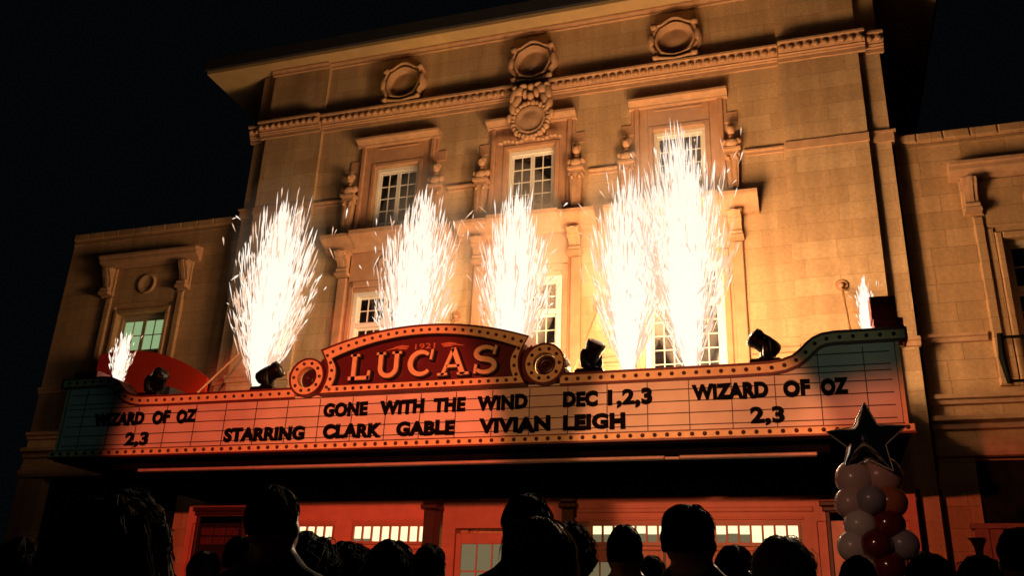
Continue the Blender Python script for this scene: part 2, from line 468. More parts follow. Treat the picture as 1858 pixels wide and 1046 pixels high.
def window(cx, hw, z0, z1, y, cols, rows, parent, frame_mat=WHITE, glass=GLASS, mid=True, transom=None, fw_=0.085, pane_lit=None, proud=0.0):
    """frame (outer frame, stiles, muntins) with one sheet of glass as its child"""
    b = MB()
    yf, yb = y - proud, y + 0.12
    b.bbox(cx - hw + 0.002, cx - hw + fw_, yf, yb, z0 + 0.002, z1 - 0.002, 0.012)
    b.bbox(cx + hw - fw_, cx + hw - 0.002, yf, yb, z0 + 0.002, z1 - 0.002, 0.012)
    b.bbox(cx - hw + fw_, cx + hw - fw_, yf, yb, z1 - 0.13, z1 - 0.002, 0.012)
    b.bbox(cx - hw + fw_, cx + hw - fw_, yf, yb, z0 + 0.002, z0 + 0.09, 0.012)
    ax0, ax1 = cx - hw + fw_, cx + hw - fw_
    bands = [(z0 + 0.09, z1 - 0.13, rows)]
    if transom:
        zt, rt_ = transom
        b.bbox(ax0, ax1, yf + 0.003, yb - 0.004, zt - 0.06, zt + 0.06, 0.012)
        bands = [(z0 + 0.09, zt - 0.06, rows), (zt + 0.06, z1 - 0.13, rt_)]
    for (za, zb, nr) in bands:
        st = 0.055
        yy = y + 0.045
        # sash stiles and rails
        leaves = [(ax0, cx - 0.004), (cx + 0.004, ax1)] if mid else [(ax0, ax1)]
        for (la, lb) in leaves:
            b.bbox(la, la + st, yy, yy + 0.05, za, zb, 0.008); b.bbox(lb - st, lb, yy, yy + 0.05, za, zb, 0.008)
            b.bbox(la + st, lb - st, yy, yy + 0.05, zb - st, zb, 0.008); b.bbox(la + st, lb - st, yy, yy + 0.05, za, za + st, 0.008)
            nc = cols // 2 if mid else cols
            for i in range(1, nc):
                x = la + st + (lb - la - 2 * st) * i / nc
                b.box(x - 0.012, x + 0.012, yy + 0.01, yy + 0.045, za + st, zb - st)
            for k in range(1, nr):
                z = za + st + (zb - za - 2 * st) * k / nr
                b.box(la + st, lb - st, yy + 0.012, yy + 0.043, z - 0.012, z + 0.012)
    w = b.build("window", frame_mat, parent)
    p = MB()
    p.add([(ax0, y + 0.085, z0 + 0.05), (ax1, y + 0.085, z0 + 0.05), (ax1, y + 0.085, z1 - 0.1), (ax0, y + 0.085, z1 - 0.1)], [(0, 1, 2, 3)])
    if pane_lit:
        p.mi = 1
        for (la, lb) in ((ax0 + 0.05, cx - 0.05), (cx + 0.05, ax1 - 0.05)):
            p.add([(la, y + 0.08, pane_lit[0]), (lb, y + 0.08, pane_lit[0]), (lb, y + 0.08, pane_lit[1]), (la, y + 0.08, pane_lit[1])], [(0, 1, 2, 3)])
    p.build("pane", [glass, LITG], w)
    return w


def herm_mesh():
    b = MB()
    # tapered pedestal with panel, capital, then the bust
    for z0, z1, w0, w1, d in ((11.9, 12.02, 0.17, 0.17, 0.2), (12.02, 13.0, 0.115, 0.155, 0.18), (13.0, 13.06, 0.19, 0.19, 0.22), (13.06, 13.16, 0.165, 0.175, 0.2), (13.16, 13.23, 0.215, 0.215, 0.26)):
        b.add([(-w0, -d, z0), (w0, -d, z0), (w0, 0, z0), (-w0, 0, z0), (-w1, -d, z1), (w1, -d, z1), (w1, 0, z1), (-w1, 0, z1)],
              [(0, 3, 2, 1), (4, 5, 6, 7), (0, 1, 5, 4), (1, 2, 6, 5), (2, 3, 7, 6), (3, 0, 4, 7)])
    for x in (-0.06, 0.06):
        b.box(x - 0.025, x + 0.025, -0.205, -0.17, 12.25, 12.9)
    b.smooth = True
    b.ell((0.1, -0.2, 12.95), (0.05, 0.06, 0.07), 8, 6); b.ell((-0.1, -0.2, 12.95), (0.05, 0.06, 0.07), 8, 6)
    b.ell((0, -0.15, 13.36), (0.19, 0.15, 0.15)); b.ell((-0.17, -0.14, 13.42), (0.085, 0.10, 0.10)); b.ell((0.17, -0.14, 13.42), (0.085, 0.10, 0.10))
    b.ell((0, -0.14, 13.46), (0.11, 0.10, 0.07))
    b.tube([(0, -0.12, 13.45), (0, -0.13, 13.66)], [0.07, 0.06], 10)
    b.ell((0, -0.17, 13.76), (0.105, 0.12, 0.135)); b.ell((0, -0.29, 13.75), (0.025, 0.035, 0.04), 8, 6)
    b.ell((0, -0.13, 13.84), (0.125, 0.125, 0.095)); b.ell((0, -0.13, 13.95), (0.06, 0.07, 0.05))
    return b.mesh("herm_bust", TRIM)


HERM = herm_mesh()


def console(b, x, w, z0, z1, yw, d):
    """scrolled bracket: profile in YZ extruded across X"""
    H = z1 - z0
    pts = []
    for i in range(13):
        t = i / 12
        y = -d * (1 - t) ** 0.9 * (0.72 + 0.28 * math.cos(t * PI * 1.6)) - 0.06
        pts.append((yw + y, z1 - t * H))
    prof = [(yw + 0.01, z1)] + pts + [(yw + 0.01, z0)]
    b.extr_x(prof, x - w, x + w)
    b.extr_x([(y - 0.025 if i not in (0, len(prof) - 1) else y, z + (0.01 if i < 2 else 0)) for i, (y, z) in enumerate(prof)], x - w * 0.35, x + w * 0.35)
    b.lathe([(0.085, -w * 1.06), (0.085, w * 1.06)], (x, yw - d * 0.62, z1 - 0.13), (1, 0, 0), 14)
    b.lathe([(0.06, -w * 1.06), (0.06, w * 1.06)], (x, yw - 0.12, z0 + 0.09), (1, 0, 0), 14)
    b.box(x - w * 1.2, x + w * 1.2, yw - d * 1.05, yw + 0.005, z1 + 0.001, z1 + 0.05)
    b.box(x - w * 1.25, x + w * 1.25, yw - 0.2, yw + 0.005, z0 - 0.09, z0 - 0.001)


for wi, x in enumerate(WX):
    window(x, 0.67, 11.9, 14.17, 0.10, 4, 5, T)
    # stone surround of the upper window
    b = MB()
    for s in (-1, 1):
        x0, x1 = sorted((x + s * 0.672, x + s * 0.80)); b.bbox(x0, x1, -0.055, 0.01, 11.9, 14.30, 0.02)
        x0, x1 = sorted((x + s * 0.802, x + s * 1.02)); b.bbox(x0, x1, -0.025, 0.01, 11.9, 14.86, 0.01)
        x0, x1 = sorted((x + s * 1.022, x + s * 1.15)); b.bbox(x0, x1, -0.10, 0.01, 11.9, 14.92, 0.02)
        x0, x1 = sorted((x + s * 1.152, x + s * 1.50)); b.bbox(x0, x1, -0.035, 0.01, 14.12, 14.44, 0.01)
        x0, x1 = sorted((x + s * 1.152, x + s * 1.24)); b.bbox(x0, x1, -0.036, 0.01, 14.442, 14.90, 0.01)
    b.bbox(x - 0.67, x + 0.67, -0.055, 0.01, 14.172, 14.30, 0.02)
    b.bbox(x - 0.80, x + 0.80, -0.025, 0.01, 14.302, 14.86, 0.01)
    b.bbox(x - 0.62, x + 0.62, -0.05, -0.02, 14.75, 14.80, 0.008)
    b.build("window_surround", PINK, T)
    b = MB()
    b.extr_x([(0.01, 14.86), (-0.13, 14.87), (-0.13, 14.91), (-0.20, 14.97), (-0.30, 15.0), (-0.30, 15.07), (0.01, 15.12)], x - 1.28, x + 1.28)
    b.build("window_hood", TRIM, T)
    for s in (-1, 1):
        h = bpy.data.objects.new("herm_bust", HERM); h.location = (x + s * 1.33, -0.10, 0); h.parent = T; col.objects.link(h)
    # balcony slab on consoles
    b = MB()
    pr = [(0.01, 11.46), (-0.14, 11.47), (-0.20, 11.53), (-0.22, 11.58), (-0.38, 11.66), (-0.50, 11.72), (-0.52, 11.76), (-0.60, 11.77), (-0.60, 11.87), (0.01, 11.885)]
    b.extr_x(pr, x - 1.88, x + 1.88)
    b.extr_x([(-0.21, 11.535), (-0.26, 11.56), (-0.44, 11.67), (-0.58, 11.735), (-0.60, 11.765), (-0.68, 11.775), (-0.68, 11.895), (-0.1, 11.90)], x - 0.95, x + 0.95)
    b.build("balcony", TRIM, T)
    b = MB()
    b.bbox(x - 1.12, x + 1.12, -0.07, 0.01, 10.62, 11.455, 0.01)
    b.bbox(x - 0.98, x + 0.98, -0.11, -0.05, 10.42, 10.60, 0.02)
    b.smooth = True
    b.lathe([(0.27, 0.0), (0.27, 0.05), (0.22, 0.07), (0.19, 0.03), (0.12, 0.03), (0.05, 0.07), (0.0, 0.08)], (x, -0.065, 11.05), (0, -1, 0), 24)
    b.smooth = False
    for s in (-1, 1):
        x0, x1 = sorted((x + s * 0.952, x + s * 1.10)); b.bbox(x0, x1, -0.06, 0.01, 0.2, 10.60, 0.02)
        x0, x1 = sorted((x + s * 1.102, x + s * 1.18)); b.bbox(x0, x1, -0.02, 0.01, 0.2, 10.75, 0.01)
        x0, x1 = sorted((x + s * 1.182, x + s * 1.45)); b.bbox(x0, x1, -0.11, 0.01, 0.2, 10.74, 0.02)
    b.bbox(x - 0.95, x + 0.95, -0.06, 0.01, 10.302, 10.415, 0.015)
    b.build("lower_window_surround", PINK, T)
    for s in (-1, 1):
        b = MB(); console(b, x + s * 1.30, 0.15, 10.86, 11.40, -0.07, 0.36); b.build("console", TRIM, T)
    window(x, 0.95, 6.6, 10.30, 0.03, 6, 7, T, transom=(9.33, 2), fw_=0.14, proud=0.06)

# cartouches above the cornice


def cart_outline(sx, sz):
    pts = [(-0.60, 0.46), (-0.50, 0.50), (-0.36, 0.51), (-0.26, 0.60), (-0.12, 0.69), (0, 0.72), (0.12, 0.69), (0.26, 0.60), (0.36, 0.51), (0.50, 0.50), (0.60, 0.46),
           (0.58, 0.33), (0.61, 0.22), (0.69, 0.12), (0.73, -0.02), (0.70, -0.18), (0.60, -0.32), (0.55, -0.44), (0.57, -0.58), (0.55, -0.66),
           (0.36, -0.66), (0.18, -0.69), (0, -0.72), (-0.18, -0.69), (-0.36, -0.66), (-0.55, -0.66), (-0.57, -0.58), (-0.55, -0.44), (-0.60, -0.32), (-0.70, -0.18), (-0.73, -0.02), (-0.69, 0.12), (-0.61, 0.22), (-0.58, 0.33)]
    return [(p[0] * sx, p[1] * sz) for p in pts]


def oval_like(pts, rx, rz):
    out = []
    for p in pts:
        a = math.atan2(p[1] / rz, p[0] / rx)
        out.append((rx * math.cos(a), rz * math.sin(a)))
    return out


def cart_mesh():
    b = MB()
    o = cart_outline(1, 1); n = len(o)
    iv = oval_like(o, 0.46, 0.47)
    rings = []
    def mix(t): return [(o[i][0] * (1 - t) + iv[i][0] * t, o[i][1] * (1 - t) + iv[i][1] * t) for i in range(n)]
    for t, y in ((0, 0.02), (0, -0.20), (0.10, -0.27), (0.35, -0.28), (0.45, -0.16), (0.62, -0.14), (0.72, -0.24), (0.92, -0.24), (1.0, -0.04)):
        rings.append([(p[0], y, p[1]) for p in mix(t)])
    for k, y in ((0.8, -0.05), (0.5, -0.075), (0.2, -0.09)):
        rings.append([(p[0] * k, y, p[1] * k) for p in iv])
    vs = [v for r in rings for v in r]; fs = []
    for r in range(len(rings) - 1):
        for i in range(n):
            j = (i + 1) % n
            fs.append((r * n + i, r * n + j, (r + 1) * n + j, (r + 1) * n + i))
    fs.append([(len(rings) - 1) * n + i for i in range(n)])
    b.smooth = True
    b.add(vs, fs)
    # curled ears and side scrolls
    for s in (-1, 1):
        b.lathe([(0.085, -0.33), (0.10, 0.0)], (s * 0.545, 0, 0.42), (0, 1, 0), 10)
        b.lathe([(0.08, -0.31), (0.09, 0.0)], (s * 0.52, 0, -0.57), (0, 1, 0), 10)
        b.ell((s * 0.62, -0.25, 0.0), (0.085, 0.08, 0.22), 10, 8)
    return b.mesh("cartouche", TRIM)


CART = cart_mesh()
for x in WX:
    c = bpy.data.objects.new("cartouche", CART); c.location = (x, -0.005, 16.86); c.parent = T; col.objects.link(c)

# crest above the middle window, breaking across hood and cornice
b = MB(); b.smooth = True
cx, cz, cy = 0.04, 14.86, -0.24
for i in range(26):
    a = 2 * PI * i / 26
    rr = 0.075 if i % 2 else 0.10
    b.ell((cx + 0.50 * math.cos(a), cy - 0.06, cz + 0.54 * math.sin(a)), (rr, 0.11, rr), 8, 6)
b.lathe([(0.47, 0.0), (0.45, 0.12), (0.40, 0.15), (0.34, 0.09), (0.2, 0.13), (0.0, 0.15)], (cx, cy + 0.02, cz), (0, -1, 0), 24)
b.box(cx - 0.4, cx + 0.4, cy + 0.02, 0.0, cz - 0.45, cz + 1.0)
for s in (-1, 1):
    # winged supporters bending over the shield
    for (px, pz, rx, rz, an) in ((0.42, 0.62, 0.13, 0.24, 25), (0.52, 0.42, 0.11, 0.22, -10), (0.34, 0.92, 0.15, 0.20, 45), (0.50, 0.80, 0.10, 0.26, 12), (0.16, 0.82, 0.08, 0.15, 10), (0.60, 0.12, 0.08, 0.15, 5), (0.22, 1.06, 0.13, 0.09, 0), (0.46, 1.02, 0.10, 0.10, 0)):
        b.ell((cx + s * px, cy - 0.09 - 0.04 * (pz > 0.7), cz + pz), (rx, 0.12, rz), 10, 8, Matrix.Rotation(R(-an * s), 3, 'Y'))
    for k in range(7):
        t = k / 6
        b.ell((cx + s * (0.12 + 0.72 * t), cy - 0.06, cz - 0.58 - 0.05 * math.sin(t * 6) - 0.06 * t), (0.075, 0.08, 0.06 - 0.02 * t), 8, 6)
b.ell((cx, cy - 0.14, cz + 0.72), (0.10, 0.13, 0.12)); b.ell((cx, cy - 0.1, cz + 1.02), (0.12, 0.14, 0.13))
b.build("crest", TRIM, T)

# the two lower wings
for s in (-1, 1):
    cxw = 11.97 if s > 0 else -12.28
    b = MB()
    x0, x1 = sorted((s * 9.032, s * 15.5))
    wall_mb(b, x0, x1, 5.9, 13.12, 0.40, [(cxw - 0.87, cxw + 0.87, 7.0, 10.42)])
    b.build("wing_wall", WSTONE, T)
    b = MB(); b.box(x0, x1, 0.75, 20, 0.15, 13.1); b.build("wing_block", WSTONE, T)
    b = MB()
    if s > 0: b.box(x1 - 0.003, x1, 0.40, 0.75, 0.15, 13.1)
    # coping stones with open joints
    n = 11
    for i in range(n):
        a = x0 + (x1 - x0) * i / n; c = x0 + (x1 - x0) * (i + 1) / n
        b.bbox(a + 0.012, c - 0.012, 0.30, 1.2, 13.125, 13.34, 0.02)
    b.box(x0, x1, 0.36, 1.1, 13.115, 13.30)
    b.box(x0, x1, 0.375, 0.5, 12.98, 13.06)
    b.build("wing_coping", WSTONE, T)
    window(cxw, 0.87, 7.0, 10.42, 0.52, 4, 5, T, frame_mat=pm("aged_window_paint", (0.42, 0.33, 0.20), 0.55, nscale=10, namt=0.1) if s < 0 else MATS["aged_window_paint"], transom=(9.2, 2), fw_=0.11,
           pane_lit=(9.30, 10.24) if s < 0 else None)
    b = MB()
    for q in (-1, 1):
        a, c = sorted((cxw + q * 0.872, cxw + q * 1.02)); b.bbox(a, c, 0.32, 0.41, 7.0, 10.58, 0.03)
        a, c = sorted((cxw + q * 1.022, cxw + q * 1.20)); b.bbox(a, c, 0.36, 0.41, 7.0, 10.70, 0.02)
        a, c = sorted((cxw + q * 1.202, cxw + q * 1.42)); b.bbox(a, c, 0.30, 0.41, 7.0, 11.0, 0.03)
        a, c = sorted((cxw + q * 1.18, cxw + q * 1.60)); b.bbox(a, c, 0.29, 0.35, 11.02, 11.95, 0.02)
    b.bbox(cxw - 0.87, cxw + 0.87, 0.32, 0.41, 10.422, 10.58, 0.03)
    b.bbox(cxw - 1.42, cxw + 1.42, 0.355, 0.41, 10.72, 11.95, 0.02)
    b.smooth = True
    b.lathe([(0.33, 0.0), (0.33, 0.05), (0.27, 0.075), (0.23, 0.03), (0.0, 0.05)], (cxw, 0.36, 11.36), (0, -1, 0), 24)
    b.smooth = False
    b.build("wing_window_surround", WSTONE, T)
    b = MB()
    b.extr_x([(0.41, 11.96), (0.28, 11.98), (0.26, 12.05), (0.14, 12.12), (0.10, 12.14), (0.10, 12.24), (0.04, 12.26), (0.04, 12.34), (0.41, 12.42)], cxw - 1.78, cxw + 1.78)
    b.build("wing_window_hood", TRIM, T)
    for q in (-1, 1):
        b = MB(); console(b, cxw + q * 1.40, 0.14, 11.15, 11.88, 0.30, 0.22); b.build("console", TRIM, T)
    b = MB()
    for a, c in (((x0, cxw - 1.5), (cxw + 1.5, x1))):
        b.extr_x([(0.41, 8.02), (0.34, 8.04), (0.34, 8.13), (0.29, 8.16), (0.29, 8.22), (0.41, 8.26)], a, c)
    b.extr_x([(0.41, 6.62), (0.33, 6.64), (0.31, 6.72), (0.24, 6.75), (0.24, 6.84), (0.41, 6.88)], x0, x1)
    b.extr_x([(0.41, 6.08), (0.33, 6.10), (0.29, 6.2), (0.18, 6.26), (0.18, 6.36), (0.41, 6.42)], x0, x1)
    b.extr_x([(0.41, 5.50), (0.30, 5.52), (0.27, 5.60), (0.27, 5.72), (0.36, 5.75), (0.36, 5.9), (0.41, 5.9)], x0, x1)
    b.build("wing_string_course", TRIM, T)
    # ground floor: pier, lintel and a dark shop opening
    for p0, p1 in ((9.035, 9.85), (14.6, 15.5)):
        b = MB(); a, c = sorted((s * p0, s * p1)); b.box(a, c, 0.38, 0.74, 0.15, 5.49)
        b.build("wing_pier", WSTONE, T)
    b = MB(); a, c = sorted((s * 9.86, s * 14.59)); b.box(a, c, 0.66, 0.72, 0.15, 5.48)
    b.build("shop_window", GLASS, T)
    # iron balconet rail
    b = MB()
    y0 = 0.02
    for i in range(15):
        x = cxw - 1.28 + i * 2.56 / 14
        b.tube([(x, y0, 7.02), (x, y0 - 0.02, 7.3), (x, y0 + 0.02, 7.95)], 0.014, 6)
    b.box(cxw - 1.32, cxw + 1.32, y0 - 0.03, y0 + 0.03, 7.95, 8.0); b.box(cxw - 1.32, cxw + 1.32, y0 - 0.03, y0 + 0.03, 6.98, 7.03)
    for q in (-1, 1):
        b.tube([(cxw + q * 1.33, y0 - 0.02, 8.05), (cxw + q * 1.36, y0 - 0.05, 7.5), (cxw + q * 1.30, y0 - 0.03, 6.95)], [0.06, 0.075, 0.05], 8)
        b.box(cxw + q * 1.3 - 0.03, cxw + q * 1.3 + 0.03, y0, 0.32, 7.93, 7.99)
    b.build("balconet_rail", IRON, T)
b = MB()
for x, y in ((8.62, -0.2), (9.06, -0.0)):
    b.tube([(x, y, 0.2), (x, y, 4.75)], 0.035, 8)
b.tube([(9.06, 0.2, 5.2), (9.06, 0.2, 13.0)], 0.035, 8)
b.build("downpipe", IRON, T)
b = MB()
for i in range(14):
    b.bbox(9.62 + i * 0.26, 9.868 + i * 0.26, 0.10, 0.16, 0.15, 4.0 - 0.01 * (i % 3), 0.008)
b.box(9.55, 13.3, 0.06, 0.2, 4.0, 4.1)
b.build("boarded_front", BOARD, T)
b = MB(); b.smooth = True
b.lathe([(0.02, 0.0), (0.05, 0.02), (0.07, 0.2), (0.13, 0.34), (0.17, 0.37), (0.0, 0.38)], (9.6, -0.06, 3.42), (0, 0, 1), 16)
b.tube([(9.6, 0.12, 3.5), (9.6, 0.0, 3.4), (9.6, -0.06, 3.44)], 0.02, 6)
b.build("wall_sconce", IRON, T)

# ------------------------------------------------------------------ storefront under the canopy
YS = -0.8
b = MB()
for x0, x1 in ((-8.5, -1.85), (1.60, 8.5)):
    b.box(x0, x1, YS, -0.2, 4.04, 4.56)
b.box(-4.32, -3.86, YS, -0.2, 0.15, 4.04)
b.box(-6.55, -6.3, YS, -0.2, 0.15, 4.04)
b.box(6.30, 6.60, YS, -0.2, 0.15, 4.04)
b.box(8.34, 8.5, YS, -0.2, 0.15, 4.04); b.box(-8.5, -8.34, YS, -0.2, 0.15, 4.04)
b.box(-8.34, -6.55, YS + 0.1, -0.2, 0.15, 4.04); b.box(6.60, 8.34, YS + 0.1, -0.2, 0.15, 4.04)
for x0, x1 in ((-6.3, -4.32), (-3.86, -1.85), (1.60, 6.30)):
    b.bbox(x0 - 0.05, x1 + 0.05, YS - 0.05, YS + 0.02, 4.06, 4.12, 0.015)
    b.bbox(x0 - 0.05, x1 + 0.05, YS - 0.06, YS + 0.02, 3.44, 3.52, 0.02)
b.bbox(1.62, 6.55, YS - 0.07, YS + 0.02, 4.22, 4.32, 0.02)
b.build("storefront_wall", FRONT, T)
pm("dark_wood", (0.05, 0.015, 0.012), 0.5, nscale=9, namt=0.25)
for x in (-1.84, 1.44):
    b = MB(); b.bbox(x - 0.14, x + 0.14, YS - 0.16, YS + 0.2, 0.15, 4.30, 0.02); b.bbox(x - 0.2, x + 0.2, YS - 0.24, YS + 0.2, 4.32, 4.42, 0.02); b.bbox(x - 0.17, x + 0.17, YS - 0.2, YS + 0.2, 4.44, 4.56, 0.02)
    b.build("entrance_pilaster", MATS["dark_wood"], T)
b = MB(); b.box(-1.69, 1.29, YS + 0.32, -0.1, 3.95, 4.56); b.box(-1.69, -1.36, YS + 0.3, -0.1, 0.15, 3.95); b.box(0.06, 0.34, YS + 0.3, -0.1, 0.15, 3.95); b.box(1.20, 1.29, YS + 0.3, -0.1, 0.15, 3.95)
b.build("entrance_wall", FRONT2, T)


def pane_row(x0, x1, n, z0, z1, bright):
    """transom light: muntin frame with a row of lit panes"""
    b = MB()
    w = (x1 - x0) / n
    for i in range(n + 1):
        x = x0 + i * w
        b.box(x - 0.022, x + 0.022, YS + 0.0, YS + 0.06, z0, z1)
    b.box(x0 - 0.05, x1 + 0.05, YS - 0.012, YS + 0.07, z1, 4.04); b.box(x0 - 0.05, x1 + 0.05, YS - 0.012, YS + 0.07, z0 - 0.07, z0)
    t = b.build("transom", FRONT2, T)
    p = MB()
    for i in range(n):
        a, c = x0 + i * w + 0.022, x0 + (i + 1) * w - 0.022
        k = bright(i)
        zc = z0 + (z1 - z0) * k
        p.mi = 0
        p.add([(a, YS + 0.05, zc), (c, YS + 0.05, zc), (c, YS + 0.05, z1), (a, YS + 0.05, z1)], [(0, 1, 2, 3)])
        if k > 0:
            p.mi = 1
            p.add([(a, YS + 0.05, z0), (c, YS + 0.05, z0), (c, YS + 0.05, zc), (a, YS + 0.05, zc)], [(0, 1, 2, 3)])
    p.build("pane", [LOBBY, LOBBYD], t)


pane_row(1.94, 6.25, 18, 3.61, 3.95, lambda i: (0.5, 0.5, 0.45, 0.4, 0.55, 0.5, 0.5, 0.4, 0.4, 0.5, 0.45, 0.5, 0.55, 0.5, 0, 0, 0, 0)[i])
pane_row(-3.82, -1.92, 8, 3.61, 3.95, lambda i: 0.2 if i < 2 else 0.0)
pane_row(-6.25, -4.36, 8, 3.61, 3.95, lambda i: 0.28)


def door(x0, x1, z1, y, lit=LOBBYD, cols=3, rows=5):
    b = MB()
    s_ = 0.14 if x1 - x0 > 0.9 else 0.1
    b.bbox(x0, x0 + s_, y, y + 0.06, 0.16, z1, 0.01); b.bbox(x1 - s_, x1, y, y + 0.06, 0.16, z1, 0.01)
    b.bbox(x0 + s_, x1 - s_, y, y + 0.06, z1 - 0.24, z1, 0.01); b.bbox(x0 + s_, x1 - s_, y, y + 0.06, 0.16, 0.6, 0.01)
    a0, a1, c0, c1 = x0 + s_, x1 - s_, 0.6, z1 - 0.24
    for i in range(1, cols):
        x = a0 + (a1 - a0) * i / cols; b.box(x - 0.015, x + 0.015, y + 0.012, y + 0.05, c0, c1)
    for k in range(1, rows):
        z = c0 + (c1 - c0) * k / rows; b.box(a0, a1, y + 0.015, y + 0.047, z - 0.015, z + 0.015)
    d = b.build("entrance_door", FRONT2, T)
    p = MB(); p.add([(a0, y + 0.04, c0), (a1, y + 0.04, c0), (a1, y + 0.04, c1), (a0, y + 0.04, c1)], [(0, 1, 2, 3)])
    p.build("pane", lit, d)
    h = MB(); h.tube([(x1 - 0.07, y, 1.0), (x1 - 0.07, y - 0.06, 1.02), (x1 - 0.07, y - 0.06, 1.32), (x1 - 0.07, y, 1.34)], 0.012, 8)
    h.build("handle", LENS, d)


door(-1.35, 0.05, 3.84, YS + 0.36)
door(0.35, 1.19, 3.84, YS + 0.36)
for i in range(5):
    x0 = 1.66 + i * 0.93
    door(x0, x0 + 0.89, 3.44, YS + 0.06, LOBBYD, 2, 4)
for i in range(2):
    door(-3.84 + i * 0.985, -2.89 + i * 0.985, 3.44, YS + 0.06, LOBBYD, 2, 4); door(-6.28 + i * 0.98, -5.34 + i * 0.98, 3.44, YS + 0.06, LOBBYD, 2, 4)

# poster cases on both sides of the doors
for s in (-1, 1):
    x0, x1 = sorted((s * 6.78, s * 8.22))
    b = MB()
    b.bbox(x0 - 0.1, x1 + 0.1, YS - 0.12, YS + 0.1, 4.32, 4.42, 0.02); b.bbox(x0 - 0.05, x1 + 0.05, YS - 0.08, YS + 0.1, 4.22, 4.318, 0.02)
    b.bbox(x0, x0 + 0.09, YS - 0.05, YS + 0.1, 1.3, 4.218, 0.015); b.bbox(x1 - 0.09, x1, YS - 0.05, YS + 0.1, 1.3, 4.218, 0.015)
    b.bbox(x0 + 0.09, x1 - 0.09, YS - 0.05, YS + 0.1, 1.3, 1.4, 0.015)
    f = b.build("poster_case", MATS["dark_wood"], T)
    b = MB(); b.box(x0 + 0.092, x1 - 0.092, YS + 0.0, YS + 0.09, 1.402, 4.216)
    if s > 0:
        pb = b.build("poster", pm("poster_paper", (0.55, 0.26, 0.17), 0.5, nscale=4, namt=0.25), f)
    else:
        pb = b.build("poster", pm("dark_poster", (0.02, 0.012, 0.012), 0.4, nscale=6, namt=0.5), f)
        for k in range(2):
            for i in range(3):
                b2 = MB(); b2.bbox(x0 + 0.2 + i * 0.36, x0 + 0.52 + i * 0.36, YS - 0.02, YS + 0.0, 3.52 + k * 0.22, 3.70 + k * 0.22, 0.006)
                b2.build("notice", pm("notice_red", (0.10, 0.02, 0.018), 0.5, nscale=20, namt=0.5) if "notice_red" not in MATS else MATS["notice_red"], f)

# ------------------------------------------------------------------ lettering helpers
FONT_H = None


def text_polys(s, offset, extrude=0.02):
    c = bpy.data.curves.new("lettering", 'FONT')
    c.body = s; c.size = 1.0; c.offset = offset; c.extrude = extrude; c.resolution_u = 4; c.space_character = 1.06
    o = bpy.data.objects.new("lettering", c); col.objects.link(o)
    dg = bpy.context.evaluated_depsgraph_get()
    me = bpy.data.meshes.new_from_object(o.evaluated_get(dg))
    vs = [tuple(v.co) for v in me.vertices]; fs = [tuple(p.vertices) for p in me.polygons]
    bpy.data.objects.remove(o); bpy.data.curves.remove(c); bpy.data.meshes.remove(me)
    return vs, fs


def hang(vs, fs, s):
    """letters hung by hand: each glyph a touch off level"""
    par = list(range(len(vs)))
    def find(i):
        while par[i] != i:
            par[i] = par[par[i]]; i = par[i]
        return i
    for f in fs:
        for q in f[1:]: par[find(q)] = find(f[0])
    rng = random.Random(len(s) * 13 + ord(s[0])); out = list(vs); grp = {}
    for i in range(len(vs)): grp.setdefault(find(i), []).append(i)
    for k in sorted(grp, key=lambda k_: min(vs[i][0] for i in grp[k_])):
        ids = grp[k]; mx = sum(vs[i][0] for i in ids) / len(ids); my = sum(vs[i][1] for i in ids) / len(ids)
        a = rng.gauss(0, 0.018); dy = rng.gauss(0, 0.018)
        for i in ids:
            x, y, z = vs[i]; out[i] = (mx + (x - mx) - (y - my) * a, my + (y - my) + (x - mx) * a + dy, z)
    return out


def word(b, s, x0, x1, zbase, cap, yfront, depth=0.02, offset=0.03):
    global FONT_H
    if FONT_H is None:
        v, _ = text_polys("H", 0.0); FONT_H = (min(p[1] for p in v), max(p[1] for p in v))
    vs, fs = text_polys(s, offset)
    vs = hang(vs, fs, s)
    lo, hi = FONT_H[0] - offset, FONT_H[1] + offset
    ax = min(p[0] for p in vs); bx = max(p[0] for p in vs)
    b.add([(x0 + (p[0] - ax) / (bx - ax) * (x1 - x0), yfront + (0.0 if p[2] > 0 else depth), zbase + (p[1] - lo) / (hi - lo) * cap) for p in vs], fs)


# ------------------------------------------------------------------ the marquee
M = empty("theatre_marquee", (0, -5.97, 4.63))
tag(M, "wide letter board marquee edged in bulbs, with maroon arched name sign on top", "marquee")
MI = Matrix.Translation((0, 5.97, -4.63))


def mbuild(b, name, mats, parent=None):
    """part of the marquee, modelled in world metres"""
    o = b.build(name, mats, parent or M)
    if parent is None: o.matrix_parent_inverse = MI
    return o


YM = -5.97
S_R = [(2.60, 5.79), (3.6, 5.79), (4.6, 5.79), (5.6, 5.79), (6.10, 5.80), (6.30, 5.83), (6.46, 5.89), (6.58, 5.98), (6.68, 6.08), (6.79, 6.17), (6.92, 6.225), (7.10, 6.25), (7.6, 6.25), (8.15, 6.25)]
S_L = [(-p[0], p[1]) for p in S_R]


def offs(line, d):
    out = []
    n = len(line)
    for i in range(n):
        a = Vector(line[max(i - 1, 0)]); c = Vector(line[min(i + 1, n - 1)])
        t = (c - a).normalized(); nn = Vector((-t.y, t.x))
        out.append((line[i][0] + nn.x * d, line[i][1] + nn.y * d))
    return out


low_R = offs(S_R, -0.145); low_L = offs(S_L, 0.145)
